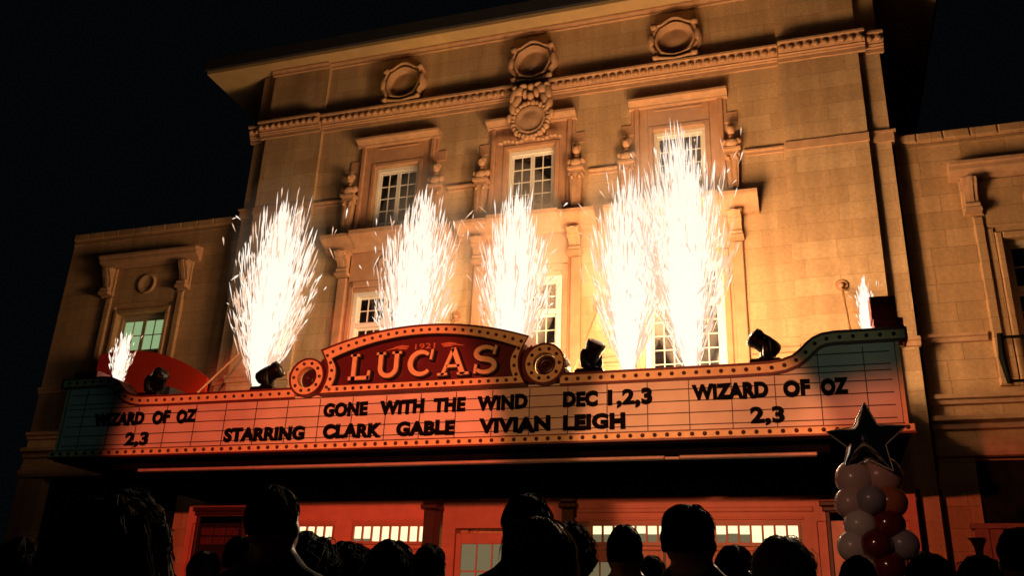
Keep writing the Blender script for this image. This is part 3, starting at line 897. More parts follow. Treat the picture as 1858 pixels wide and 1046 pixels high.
# body: roof, back and ends
b = MB()
outline = [(-8.0, 4.70)] + [(8.0, 4.70)] + [(min(p[0], 8.0), p[1] - 0.03) for p in reversed(offs(S_R, -0.05))] + [(max(p[0], -8.0), p[1] - 0.03) for p in offs(S_L, 0.05)]
b.prism(outline, YM + 0.05, YM + 0.30)
b.box(-8.0, 8.0, YM + 0.302, -0.30, 4.64, 5.62)
mbuild(b, "canopy_body", DARK)
for s in (-1, 1):
    b = MB(); x0, x1 = sorted((s * 7.80, s * 7.98)); b.box(x0, x1, YM + 0.31, -3.2, 5.63, 6.2); b.box(x0, x1, -3.198, -0.35, 5.63, 6.9)  # added out of view to throw shade on the quoin
    mbuild(b, "shade_parapet", DARK)
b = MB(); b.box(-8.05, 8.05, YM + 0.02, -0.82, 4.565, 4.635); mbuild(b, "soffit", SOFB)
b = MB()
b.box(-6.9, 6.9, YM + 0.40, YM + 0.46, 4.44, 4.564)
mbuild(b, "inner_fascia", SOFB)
b = MB()
for x0, x1 in ((-6.2, 4.3), (4.55, 6.7)):
    b.bbox(x0, x1, YM + 0.33, YM + 0.46, 4.385, 4.438, 0.015)
b.box(4.31, 4.54, YM + 0.36, YM + 0.46, 4.385, 4.42)
mbuild(b, "lip_moulding", LIPM)
# letter board face
b = MB()
face = [(-7.98, 4.76), (7.98, 4.76)] + [(min(p[0], 7.98), p[1] + 0.02) for p in reversed(low_R)] + [(-2.0, 5.66)][:0] + [(max(p[0], -7.98), p[1] + 0.02) for p in low_L]
b.prism(face, YM, YM + 0.04)
mbuild(b, "letter_board", CREAM)
b = MB()
for z in (4.86, 5.06, 5.26, 5.46, 5.62):
    b.box(-7.9, 7.9, YM - 0.014, YM - 0.001, z - 0.008, z + 0.008)
for z in (5.72, 5.92, 6.04)[:2]:
    for s in (-1, 1):
        lim = 6.35 if z < 5.8 else 6.72
        x0, x1 = sorted((s * lim, s * 7.9)); b.box(x0, x1, YM - 0.014, YM - 0.001, z - 0.008, z + 0.008)
for i in range(-11, 12):
    x = i * 0.683
    top = 5.60 if abs(x) < 6.2 else (5.80 if abs(x) < 6.7 else 6.02)
    b.box(x - 0.007, x + 0.007, YM - 0.0105, YM - 0.0015, 4.78, top)
mbuild(b, "letter_rail", RAIL)
b = MB()
for s in (-1, 1):
    b = MB(); x0, x1 = sorted((s * 7.99, s * 8.05)); b.box(x0, x1, YM - 0.02, YM + 0.3, 4.755, 6.10)
    mbuild(b, "end_trim", GOLD)
# bulb strips
b = MB()
b.bbox(-8.13, 8.13, YM - 0.06, YM + 0.1, 4.635, 4.752, 0.012)
b.mi = 1
b.box(-8.14, 8.14, YM - 0.075, YM + 0.1, 4.603, 4.633); b.box(-8.0, 8.0, YM - 0.03, YM, 4.754, 4.775)
mbuild(b, "bottom_bulb_strip", [GOLD, EDGE])
for S_, L_, sg in ((S_R, low_R, 1), (S_L, low_L, -1)):
    b = MB(); b.mi = 0
    b.ring(S_, L_, YM - 0.06, YM + 0.12, closed=False)
    b.mi = 1
    b.ring(offs(S_, 0.035 * sg), offs(S_, 0.002 * sg), YM - 0.09, YM + 0.33, closed=False)
    b.ring(offs(S_, -0.147 * sg), offs(S_, -0.185 * sg), YM - 0.07, YM + 0.02, closed=False)
    e = 8.15 * sg
    x0, x1 = sorted((e + sg * 0.002, e + sg * 0.035)); b.box(x0, x1, YM - 0.085, YM + 0.33, 6.08, 6.285)
    mbuild(b, "top_bulb_strip", [GOLD, EDGE])

# arched name sign
mside = 9; marc = 25; mbot = 21
def side(z0, z1, xin, xout, k=2.0, xb=None):
    out = []
    for i in range(mside):
        t = i / (mside - 1)
        u = abs(2 * t - 0.95); x = xin + (xout - xin) * min(1, u) ** k
        if t < 0.47 and xb is not None: x = xin + (xb - xin) * min(1, u) ** k
        out.append((x, z0 + (z1 - z0) * t))
    return out
def arch(x1, z1, zt):
    c = (x1 * x1 - (zt - z1) ** 2) / (2 * (zt - z1)); rr = c + (zt - z1)
    a = math.asin(x1 / rr)
    return [(rr * math.sin(-a + 2 * a * i / (marc - 1)), zt - rr + rr * math.cos(-a + 2 * a * i / (marc - 1))) for i in range(marc)]
def frame_outline(zb, xin, xtop, xbot, ztop, zpeak):
    rs = side(zb, ztop, xin, xtop, 2.0, xbot)
    ar = arch(xtop, ztop, zpeak)
    left = [(-p[0], p[1]) for p in rs]
    bottom = [(xbot - 2 * xbot * i / (mbot - 1), zb) for i in range(mbot)]
    return left + ar[1:-1] + list(reversed(rs)) + bottom[1:-1]
OUT = frame_outline(5.66, 1.86, 2.03, 2.0, 6.49, 6.84)
INN = frame_outline(5.79, 1.72, 1.84, 1.79, 6.34, 6.70)
b = MB()
b.mi = 0
b.ring(OUT, INN, YM - 0.16, YM + 0.25)
b.mi = 1
b.ring([(p[0] * 1.018, 6.2 + (p[1] - 6.2) * 1.05) for p in OUT], [(p[0] * 1.001, 6.2 + (p[1] - 6.2) * 1.002) for p in OUT], YM - 0.19, YM + 0.28)
mbuild(b, "sign_frame", [GOLD, EDGE])
b = MB(); b.prism(INN, YM + 0.0, YM + 0.22)
mbuild(b, "sign_panel", MAROON)
b = MB(); b.ring([(p[0] * 0.996, 6.2 + (p[1] - 6.2) * 0.995) for p in INN], [(p[0] * 0.985, 6.2 + (p[1] - 6.2) * 0.965) for p in INN], YM - 0.14, YM - 0.001)  # dark ring paints the shaded inner side of the frame
mbuild(b, "sign_shade_edge", DARK)
# raised serif letters over a wider dark outline that paints their shaded edges
def stroke(b, pts, w, y0, y1, closed=False):
    """ribbon of width w along pts in XZ"""
    P = [Vector(p) for p in pts]; n = len(P); L_ = []; R_ = []
    for i in range(n):
        a = P[max(i - 1, 0)]; c = P[min(i + 1, n - 1)]
        t = (c - a).normalized(); nn = Vector((-t.y, t.x)); ww = w[i] if isinstance(w, (list, tuple)) else w
        L_.append(tuple(P[i] + nn * ww / 2)); R_.append(tuple(P[i] - nn * ww / 2))
    b.ring(L_, R_, y0, y1, closed=False)


def arc(cx, cz, rx, rz, a0, a1, n=14):
    return [(cx + rx * math.cos(R(a0 + (a1 - a0) * i / (n - 1))), cz + rz * math.sin(R(a0 + (a1 - a0) * i / (n - 1)))) for i in range(n)]


LB = []   # bulb spots on the letters
def serif_letter(b, ch, x0, x1, z0, h, y0, y1, t=0.085, g=0.0):
    w = x1 - x0
    z1 = z0 + h; sf = 0.045
    T_ = t + g
    def st(pts, ww=None): stroke(b, pts, ww or T_, y0, y1)
    if ch == 'L':
        st([(x0 + .10, z0), (x0 + .10, z1)]); st([(x0 + .02 - g / 2, z1 - sf / 2), (x0 + .20 + g / 2, z1 - sf / 2)], sf + g); st([(x0 + .0 - g / 2, z0 + .035), (x1, z0 + .035)], .07 + g); st([(x1 - .03, z0), (x1 - .01, z0 + .17 + g / 2)], .05 + g)
    elif ch == 'U':
        st([(x0 + .09, z1)] + [(x0 + .09, z0 + .2)] + arc(x0 + w / 2, z0 + .2, w / 2 - .09, .155, 180, 360)[1:] + [(x1 - .09, z1)])
        for xx in (x0 + .09, x1 - .09): st([(xx - .09 - g / 2, z1 - sf / 2), (xx + .09 + g / 2, z1 - sf / 2)], sf + g)
    elif ch == 'C':
        st(arc(x0 + w / 2, z0 + h / 2, w / 2 - .04, h / 2 - .04, 48, 318, 22), [(.06 + .035 * math.sin(PI * i / 21)) + g for i in range(22)])
        st([(x1 - .06, z1 - .19 - g / 2), (x1 - .03, z1 + .0)], .045 + g)
    elif ch == 'A':
        xm = x0 + w * .47
        st([(x0 + .07, z0 + .0), (xm + .0, z1)], .06 + g); st([(x1 - .09, z0), (xm, z1)], .095 + g); st([(x0 + .15, z0 + .17), (x1 - .16, z0 + .17)], .05 + g)
        st([(x0 - .02 - g / 2, z0 + sf / 2), (x0 + .17 + g / 2, z0 + sf / 2)], sf + g); st([(x1 - .20 - g / 2, z0 + sf / 2), (x1 + .02 + g / 2, z0 + sf / 2)], sf + g)
    elif ch == 'S':
        up_ = arc(x0 + w / 2, z0 + h * .74, w / 2 - .045, h * .225, 35, 240, 14); lo_ = arc(x0 + w / 2, z0 + h * .27, w / 2 - .04, h * .235, 75, -145, 14)
        st(up_ + lo_, [(.06 + .035 * math.sin(PI * i / 27)) + g for i in range(28)])
        st([(x1 - .06, z1 - .16 - g / 2), (x1 - .02, z1 + .0)], .045 + g); st([(x0 + .03, z0 + .0), (x0 + .05, z0 + .17 + g / 2)], .045 + g)


lt = MB(); sh = MB()
for ch, xa, xb, za in (('L', -1.45, -1.02, 5.885), ('U', -0.90, -0.40, 5.89), ('C', -0.25, 0.25, 5.89), ('A', 0.36, 0.92, 5.88), ('S', 1.02, 1.46, 5.885)):
    serif_letter(sh, ch, xa, xb, za, 0.50, YM - 0.115, YM - 0.002, g=0.035)
    serif_letter(lt, ch, xa, xb, za, 0.50, YM - 0.15, YM - 0.117)
mbuild(sh, "letter_shade_edge", DARK)
mbuild(lt, "sign_lettering", GOLD)
b = MB()
word(b, "1921", -0.20, 0.20, 6.455, 0.10, YM - 0.016, 0.015, 0.0)
for s in (-1, 1):
    for k, (xa, xb, z) in enumerate(((0.34, 0.78, 6.50), (0.32, 0.62, 6.525), (0.36, 0.55, 6.475))):
        stroke(b, [(s * xa, z), (s * (xa + xb) / 2, z + 0.012), (s * xb, z - 0.03 * (xb > 0.7))], [0.012, 0.03, 0.006], YM - 0.012, YM - 0.001)
mbuild(b, "year_lettering", pm("year_gold", (0.55, 0.22, 0.10), 0.45))
# scroll ends beside the name sign
for s in (-1, 1):
    b = MB(); cx_, cz_ = s * 2.33, 6.0
    b.mi = 0
    b.ring(arc(cx_, cz_, .34, .34, 0, 350, 36), arc(cx_, cz_, .205, .205, 0, 350, 36), YM - 0.13, YM + 0.2)
    b.mi = 1
    b.ring(arc(cx_, cz_, .375, .375, 0, 350, 36), arc(cx_, cz_, .342, .342, 0, 350, 36), YM - 0.15, YM + 0.28)
    b.mi = 2
    b.smooth = True
    b.lathe([(0.20, 0.0), (0.16, 0.02), (0.13, 0.07), (0.09, 0.03), (0.06, 0.04), (0.045, 0.11), (0.0, 0.13)], (cx_, YM + 0.02, cz_), (0, -1, 0), 24)
    b.smooth = False
    b.mi = 3
    stroke(b, [(s * 2.10, 6.34), (s * 1.98, 6.22), (s * 1.94, 6.0), (s * 1.99, 5.82), (s * 2.12, 5.70)], [0.10, .17, .2, .17, .08], YM - 0.05, YM + 0.24)
    mbuild(b, "scroll_rosette", [GOLD, EDGE, pm("rosette_dark", (0.045, 0.012, 0.016), 0.35, nscale=20, namt=0.3) if s < 0 else MATS["rosette_dark"], MAROON])
# changeable letters
W1 = [("GONE", -1.95, -1.04), ("WITH", -.80, .08), ("THE", .26, .87), ("WIND", 1.09, 2.02)]
W2 = [("STARRING", -4.04, -2.29), ("CLARK", -1.91, -.72), ("GABLE", -.43, .70), ("VIVIAN", 1.14, 2.44), ("LEIGH", 2.66, 3.73)]
W3 = [("DEC", 2.65, 3.26), ("1,2,3", 3.43, 4.18)]
W4 = [("WIZARD", 4.83, 6.04), ("OF", 6.27, 6.68), ("OZ", 6.84, 7.25)]
W5 = [("WIZARD", -7.2, -5.97), ("OF", -5.77, -5.36), ("OZ", -5.20, -4.74)]
for ws, z in ((W1, 5.235), (W2, 4.83), (W3, 5.235), (W4, 5.255), (W5, 5.245), ([("2,3", 5.74, 6.26)], 4.84), ([("2,3", -6.33, -5.78)], 4.83)):
    for s_, xa, xb in ws:
        b = MB()
        word(b, s_, xa, xb, z, 0.262, YM - 0.034, 0.018, 0.058 if s_[0] not in "12" else 0.045)
        mbuild(b, "lettering", BLACK)
# bulbs
def along(line, step, start=0.1):
    out = []; acc = start
    for i in range(len(line) - 1):
        a = Vector(line[i]); c = Vector(line[i + 1]); L_ = (c - a).length
        while acc <= L_:
            out.append(tuple(a + (c - a) * (acc / L_))); acc += step
        acc -= L_
    return out
spots = [(x, 4.694, YM - 0.06) for x in [8.03 - i * 0.2007 for i in range(81)]]
midR = offs(S_R, -0.072); midL = offs(S_L, 0.072)
more = [(p[0], p[1], YM - 0.06) for p in along(midR, 0.2, 0.12)] + [(p[0], p[1], YM - 0.06) for p in along(midL, 0.2, 0.12)]
mid = [((OUT[i][0] + INN[i][0]) / 2, (OUT[i][1] + INN[i][1]) / 2) for i in range(len(OUT))]
more += [(p[0], p[1], YM - 0.16) for p in along(mid + mid[:1], 0.165, 0.05)]
for s in (-1, 1):
    more += [(p[0], p[1], YM - 0.13) for p in arc(s * 2.33, 6.0, .273, .273, 0, 324, 10)]
bm_ = MB(); bm_.smooth = True
bm_.ell((0, 0, 0), (0.034, 0.03, 0.034), 10, 6)
bm_.tube([(0, 0.03, 0), (0, 0.012, 0)], [0.04, 0.04], 10)
BM = bm_.mesh("bulb", BULB)
all_ = spots + more
for i, (x, z, y) in enumerate(all_[:100]):
    o = bpy.data.objects.new("bulb", BM); col.objects.link(o); o.parent = M; o.location = (x, y + 5.97 - 0.012, z - 4.63)
b = MB(); b.smooth = True
for x, z, y in all_[100:]:
    b.ell((x, y - 0.012, z), (0.033, 0.03, 0.033), 8, 5)
for ch in ():
    pass
tag(mbuild(b, "bulb", BULB), kind="stuff")
# tie rods to the facade
for x in (-7.57, -1.9, 1.9, 7.57):
    y0_ = -0.11 if abs(x) > 6.58 else 0.0
    b = MB(); b.tube([(x, y0_ - 0.06, 9.33), (x, -3.75, 5.60)], 0.026, 8)
    r_ = mbuild(b, "tie_rod", STEEL)
    b = MB(); b.smooth = True
    b.lathe([(0.145, 0.0), (0.15, 0.03), (0.12, 0.05), (0.10, 0.035), (0.06, 0.05), (0.05, 0.11), (0.0, 0.12)], (x, y0_ + 0.001, 9.38), (0, -1, 0), 20)
    rs_ = b.build("wall_rosette", STEEL, r_)

# ------------------------------------------------------------------ things standing on the marquee
b = MB()
# lower left arched red panel on the wing
n = 24
hw_, zs_, zt_ = 3.05, 8.05, 9.02
c_ = (hw_ ** 2 - (zt_ - zs_) ** 2) / (2 * (zt_ - zs_)); rr_ = c_ + (zt_ - zs_); aa = math.asin(hw_ / rr_)
n0 = 15
poly = [(-12.95, 6.95), (-12.15 + hw_, 6.95)] + [(max(-12.95, -12.15 + rr_ * math.sin(aa - 2 * aa * i / n)), zt_ - rr_ + rr_ * math.cos(aa - 2 * aa * i / n)) for i in range(n0 + 1)]
b.prism(poly, -0.22, -0.12)
for x in (-12.6, -9.9):
    b.box(x - 0.04, x + 0.04, -0.119, 0.24, 7.4, 7.5)
tag(b.build("arched_panel", REDP), "plain orange-red panel with an arched top against the dim lower wing wall", "panel")


def moving_head(x, lookdir, label, lens_mat=None):
    root = empty("moving_head_light", (x, -5.52, 5.78))
    root.scale = (1.15, 1.15, 1.12)
    tag(root, label, "stage light", "moving head stage lights on the marquee")
    b = MB()
    vs = []
    for z, wx, wy in ((0.0, 0.24, 0.19), (0.17, 0.22, 0.17), (0.20, 0.19, 0.15)):
        vs += [(-wx, -wy, z), (wx, -wy, z), (wx, wy, z), (-wx, wy, z)]
    b.add(vs, [(3, 2, 1, 0), (8, 9, 10, 11)] + [(k * 4 + i, k * 4 + (i + 1) % 4, (k + 1) * 4 + (i + 1) % 4, (k + 1) * 4 + i) for k in (0, 1) for i in range(4)])
    for s in (-1, 1):
        b.smooth = True; b.lathe([(0.03, 0), (0.05, 0.02), (0.05, 0.07), (0.02, 0.09)], (s * 0.2, -0.1, 0.08), (s, 0, 0), 12); b.smooth = False
    b.bbox(-0.12, 0.12, -0.192, -0.17, 0.05, 0.12, 0.006)
    b.build("base", FIXT, root)
    d = Vector(lookdir).normalized()
    side_ = d.cross(Vector((0, 0, 1))).normalized()
    b = MB(); b.smooth = True
    b.lathe([(0.12, 0.2), (0.13, 0.23), (0.10, 0.26)], (0, 0, 0), (0, 0, 1), 16)
    for s in (-1, 1):
        p = side_ * (0.155 * s)
        b.tube([(p.x * .3, p.y * .3, 0.25), (p.x * .85, p.y * .85, 0.27), (p.x, p.y, 0.34), (p.x, p.y, 0.46), (p.x * .98, p.y * .98, 0.52)], [0.055, 0.065, 0.06, 0.055, 0.035], 10)
    b.build("yoke", FIXT, root)
    c = Vector((0, 0, 0.46))
    b = MB(); b.smooth = True
    b.lathe([(0.0, -0.23), (0.07, -0.225), (0.115, -0.19), (0.135, -0.1), (0.14, 0.0), (0.135, 0.1), (0.155, 0.15), (0.15, 0.22), (0.13, 0.225)], c, d, 20)
    b.box(-0.02, 0.02, -0.02, 0.02, 0.44, 0.48)
    h = b.build("head", FIXT, root)
    lens_mat = lens_mat or LENS
    b = MB(); b.smooth = True
    b.lathe([(0.128, 0.22), (0.12, 0.235), (0.07, 0.252), (0.0, 0.258)], c, d, 20)
    b.build("lens", lens_mat, h)
    return root


moving_head(-6.27, (0.75, -0.25, 0.55), "black stage light standing in front of the red arched panel", GLASS)
moving_head(-3.56, (0.8, 0.15, 0.45), "black stage light beside the smaller scroll rosette, at the foot of a tall fountain", GLASS)
moving_head(3.03, (0.45, -0.35, 0.75), "black stage light by the scroll rosette with pale lens aimed up at the fountain")
moving_head(6.02, (-0.75, -0.15, 0.55), "black stage light on the marquee edge where it curves up, clear of any sparks")

for (x, z, w, h, d, label, m) in ((7.98, 6.28, 0.46, 0.36, 0.4, "dark red case under another case on the raised marquee end", "case"), (7.93, 6.642, 0.40, 0.40, 0.36, "dark red case stacked on a second case at the raised marquee end", "case"), (-8.18, 6.28, 0.62, 0.34, 0.4, "small red case beside the low sparks over the dark end of the letter board", "case")):
    root = empty("equipment_case", (x, -5.28, z))
    tag(root, label, m, "equipment cases on the marquee")
    b = MB(); b.bbox(-w / 2, w / 2, -d / 2, d / 2, 0, h * 0.7, 0.012); b.build("body", CASE, root)
    b = MB(); b.bbox(-w / 2, w / 2, -d / 2, d / 2, h * 0.7 + 0.004, h, 0.012); b.build("lid", CASE, root)
    b = MB()
    for q in (-1, 1):
        b.box(q * w * 0.3 - 0.02, q * w * 0.3 + 0.02, -d / 2 - 0.012, -d / 2, h * 0.62, h * 0.78)
    b.build("latch", RAIL, root)

# ------------------------------------------------------------------ spark fountains
FW = (1.0, 0.56, 0.26)


def fountain(x, z0, h, spread, n, lean, seed, power, label, y=-5.0, small=False, lamps=3):
    rng = random.Random(seed)
    root = empty("spark_fountain", (x, y, z0))
    tag(root, label, "fountain firework", "spark fountains on the marquee")
    b = MB()
    def streak(p, d, L, r):
        d = d.normalized()
        a = d.orthogonal().normalized(); c = d.cross(a)
        q0 = p - d * (L / 2); q1 = p + d * (L / 2); qm = p + d * (L * 0.18)
        vs = [tuple(q0)]
        for k in range(4):
            w = PI / 2 * k; vs.append(tuple(qm + (a * math.cos(w) + c * math.sin(w)) * r))
        vs.append(tuple(q1))
        fs = [(0, 1 + k, 1 + (k + 1) % 4) for k in range(4)] + [(5, 1 + (k + 1) % 4, 1 + k) for k in range(4)]
        b.add(vs, fs)
    for i in range(int(n * 1.25)):
        w = rng.uniform(0, 2 * PI)
        outer = rng.random() < 0.24
        u = rng.uniform(0.45, 1.12) if outer else min(1.0, abs(rng.gauss(0, 0.33)))
        reach = h * (1.0 - 0.50 * min(u, 1.1) ** 1.7) * (rng.uniform(0.70, 0.93) if rng.random() < 0.8 else rng.uniform(0.86, 1.0))
        t = max(0.03, rng.random() ** (0.62 if outer else 0.9))
        d = Vector((lean + spread * u * math.cos(w), spread * 0.7 * u * math.sin(w), 1.0))
        s_ = t * reach
        # sparks fan out first and then run nearly straight up
        fan = s_ - 0.24 * s_ * s_ / h
        p = Vector((d.x * fan + rng.gauss(0, 0.03), d.y * fan + rng.gauss(0, 0.03), s_))
        dd = Vector((d.x * (1 - 0.48 * s_ / h), d.y * (1 - 0.48 * s_ / h), 1.0)) + Vector((rng.gauss(0, .04), rng.gauss(0, .04), 0))
        L = rng.uniform(0.2, 0.8) * (0.4 if small else 1) * (1.1 - 0.35 * u)
        r = rng.choice((0.008, 0.011, 0.014, 0.019)) * rng.uniform(0.8, 1.2) * (0.8 if small else 1)
        if outer and u > 0.7 and rng.random() < 0.38:
            dd += Vector((rng.gauss(0, .32), rng.gauss(0, .3), rng.gauss(0, .2))); L *= 0.5; r *= 1.15
        b.mi = 1 if (u * abs(math.cos(w)) > 0.5 and rng.random() < 0.6) or (t > 0.9 and u > 0.2 and rng.random() < 0.3) else 0
        if p.z - L / 2 < -0.05: p.z = L / 2
        streak(p, dd, L, r)
    for i in range(int(n * 0.02)):     # strays thrown wide
        w = rng.uniform(0, 2 * PI); s_ = h * rng.uniform(0.25, 0.9)
        rad = spread * s_ * (1 - 0.3 * s_ / h) * rng.uniform(0.85, 1.2) + 0.04
        if s_ > h * 0.6: rad *= 0.8
        p = Vector((lean * s_ + rad * math.cos(w), 0.7 * rad * math.sin(w), s_))
        b.mi = rng.choice((0, 1, 1))
        streak(p, Vector((math.cos(w) * .45 + rng.gauss(0, .3), rng.gauss(0, .3), rng.gauss(1.0, .35))), rng.uniform(0.08, 0.36) * (0.5 if small else 1), rng.uniform(0.008, 0.02) * (0.7 if small else 1))
    # the dense burning heart of the jet
    b.mi = 0
    prof = []
    for k in range(9):
        t = k / 8
        rr = (0.05 + spread * 0.42 * h * t * (1 - 0.95 * t)) * rng.uniform(0.9, 1.1)
        prof.append((rr * (1.0 if k < 8 else 0.1), t * h * 0.62))
    b.lathe(prof, (0, 0, 0), (lean * 0.9, 0, 1), 12)
    b.build("spark_spray", [SPW, SPO], root)
    if not small:
        sm = MB(); sm.smooth = True
        sm.lathe([(0.02, 0.0), (0.30, 0.15), (0.62, 0.9), (0.95, h * 0.45), (1.05, h * 0.7), (0.85, h * 0.95), (0.4, h * 1.08), (0.0, h * 1.12)], (0, 0.0, 0), (lean, 0, 1), 20)
        so = sm.build("halo_smoke", SMOKE, root); tag(so, kind="stuff")  # glow volume added round each tall jet
    lz = MB(); lz.lathe([(0.05, -0.16), (0.055, -0.14), (0.055, 0.0), (0.04, 0.005)], (0, 0, 0), (0, 0, 1), 12)
    lz.build("launch_tube", DARK, root)
    for k in range(lamps):
        t = (0.15, 0.38, 0.60)[k] if lamps == 3 else 0.4
        lo = lamp("spark_light", 'POINT', (lean * h * t, 1.1 if not small else 0.2, h * t), FW, power / lamps, 0.22 if not small else 0.06)
        lo.parent = root
    return root


FP = 1150
fountain(-4.10, 5.95, 4.80, 0.50, 2700, 0.005, 3, 36, "tall white spark fountain shooting up alone above the dimmer half of the marquee")
fountain(-0.86, 5.95, 4.50, 0.47, 2300, 0.05, 5, 420, "white spark fountain behind the arched name sign, before a window with plain hood")
fountain(1.36, 5.95, 4.25, 0.44, 2300, 0.0, 7, 680, "white spark fountain behind the name sign, below the window with the carved crest")
fountain(3.58, 5.95, 4.25, 0.46, 2500, 0.03, 11, 1150, "shorter of the two merging spark fountains, next to the stage light by the scroll rosette")
fountain(4.72, 5.95, 5.3, 0.44, 3100, -0.035, 13, 1300, "tallest spark fountain, its tip reaching the upper window above the balcony")
fountain(-7.72, 6.30, 1.42, 0.46, 420, -0.04, 17, 9, "small low spark fountain beside the red case in front of the red arched panel", small=True, lamps=1)
fountain(7.68, 6.45, 1.15, 0.40, 300, 0.02, 19, 7, "small low spark fountain next to the two stacked dark red cases", small=True, lamps=1)

# ------------------------------------------------------------------ balloon column with foil star
BC = empty("balloon_column", (6.99, -13.8, 0))
tag(BC, "column of white and dark red balloons topped by a dark foil star", "balloon column")
BCOL = {
    'cream': pm("balloon_cream", (0.62, 0.47, 0.40), 0.28, nscale=4, namt=0.05, coat=0.4),
    'pink': pm("balloon_pink", (0.58, 0.36, 0.31), 0.28, nscale=4, namt=0.05, coat=0.4),
    'white': pm("balloon_white", (0.66, 0.62, 0.58), 0.28, nscale=4, namt=0.05, coat=0.4),
    'grey': pm("balloon_grey", (0.30, 0.28, 0.30), 0.28, nscale=4, namt=0.05, coat=0.4),
    'pearl': pm("balloon_copper", (0.42, 0.13, 0.06), 0.2, nscale=4, namt=0.05, coat=0.8),
    'red': pm("balloon_dark_red", (0.13, 0.016, 0.014), 0.2, nscale=4, namt=0.05, coat=0.8)}
def balloon(x, y, z, r, c, ang):
    b = MB(); b.smooth = True
    d = Vector((math.cos(ang), math.sin(ang), 0))
    prof = [(0.0, -1.16), (0.05, -1.13), (0.035, -1.07), (0.10, -1.03)] + [(math.sin(PI * (0.06 + 0.94 * i / 13)), -math.cos(PI * (0.06 + 0.94 * i / 13))) for i in range(14)]
    b.lathe([(r * p[0], r * p[1] * 1.04) for p in prof], (0, 0, 0), d, 22)
    o = b.build("balloon", BCOL[c], BC); o.location = (x - 6.99, y + 13.8, z)
for (x, z, r, c, dy) in ((6.905, 2.525, .135, 'cream', -.03), (7.07, 2.545, .144, 'pink', .0), (6.865, 2.355, .115, 'cream', -.06), (6.985, 2.365, .10, 'grey', -.14), (7.105, 2.36, .115, 'pearl', -.06),
                         (6.905, 2.205, .112, 'white', -.08), (7.075, 2.21, .115, 'red', -.07), (6.85, 2.062, .110, 'white', -.07), (6.99, 2.07, .106, 'red', -.13), (7.155, 2.08, .106, 'grey', -.06), (6.905, 1.92, .108, 'cream', -.06), (7.052, 1.935, .108, 'red', -.09)):
    balloon(x, -13.8 + dy, z, r, c, math.atan2(dy - 0.02, x - 6.99 + 1e-3))
for k in range(12):
    z = 1.78 - k * 0.145
    for q in range(4):
        a = PI / 4 * (k % 2) + q * PI / 2 + 0.3
        balloon(6.99 + 0.115 * math.cos(a), -13.8 + 0.115 * math.sin(a), z, 0.112, ('white', 'red', 'cream', 'red')[(q + k) % 4], a)
for k in range(5):
    balloon(6.99 + 0.08 * (-1) ** k, -13.66, 2.5 - k * 0.145, 0.11, ('red', 'white')[k % 2], PI / 2)
b = MB(); b.tube([(0, 0, 0.04), (0, 0, 2.62)], 0.014, 8); b.smooth = True; b.lathe([(0.22, 0.003), (0.22, 0.03), (0.06, 0.05), (0.0, 0.05)], (0, 0, 0), (0, 0, 1), 24)
b.build("stand", IRON, BC)
# star: pillow between two skins
b = MB(); b.smooth = True
sc_ = (6.995, 2.775); ROUT, RIN = 0.285, 0.135
tips = []
for i in range(10):
    a = PI / 2 + 0.02 + PI / 5 * i
    r_ = (ROUT if i % 2 == 0 else RIN)
    tips.append((r_ * math.cos(a), r_ * math.sin(a)))
edge = []
for i in range(10):
    p, q = tips[i], tips[(i + 1) % 10]
    for k in range(6):
        t = k / 6; edge.append((p[0] + (q[0] - p[0]) * t, p[1] + (q[1] - p[1]) * t))
N = len(edge)
for sgn in (-1, 1):
    vs = []; fs = []
    rings_ = [1.0, 0.94, 0.85, 0.7, 0.5, 0.28, 0.0]
    for ri, k in enumerate(rings_):
        for i, e in enumerate(edge):
            rad = math.hypot(*e)
            px_, pz_ = e[0] * k, e[1] * k
            dm = 9.0
            for q in range(10):
                a_, c_ = Vector(tips[q]), Vector(tips[(q + 1) % 10]); ab = c_ - a_
                tt = max(0.0, min(1.0, (Vector((px_, pz_)) - a_).dot(ab) / ab.dot(ab)))
                dm = min(dm, (Vector((px_, pz_)) - a_ - ab * tt).length)
            puff = 0.05 * (1 - math.exp(-dm / 0.035)) + 0.055 * math.exp(-(px_ * px_ + pz_ * pz_) / 0.014) * min(1.0, dm / 0.06)
            wr = 0.003 * math.sin(i * 2.1) * (1 if 0.8 < k < 0.97 else 0)
            vs.append((e[0] * k, sgn * (puff + wr), e[1] * k))
    for ri in range(len(rings_) - 1):
        for i in range(N):
            j = (i + 1) % N
            fs.append((ri * N + i, ri * N + j, (ri + 1) * N + j, (ri + 1) * N + i))
    b.add(vs, fs)
b.smooth = False
st = b.build("star_balloon", pm("dark_foil", (0.45, 0.46, 0.45), 0.12, metal=1.0, nscale=8, namt=0.1, bump=0.05, bscale=25), BC)
st.location = (sc_[0] - 6.99, -0.12, sc_[1]); st.rotation_euler = (R(-9), R(2), R(-16))
b = MB(); b.tube([(e[0] * 1.0, 0, e[1] * 1.0) for e in edge + edge[:1]], 0.0055, 6, caps=False)
rim = b.build("foil_seam", pm("foil_seam", (0.62, 0.58, 0.5), 0.25, metal=0.8, nscale=9, namt=0.1), st)

# ------------------------------------------------------------------ the crowd
TILT = Matrix.Rotation(R(10), 3, 'X')
NK = Vector((0, 0, 1.52))
def hd(p): return tuple(NK + TILT @ (Vector(p) - NK))


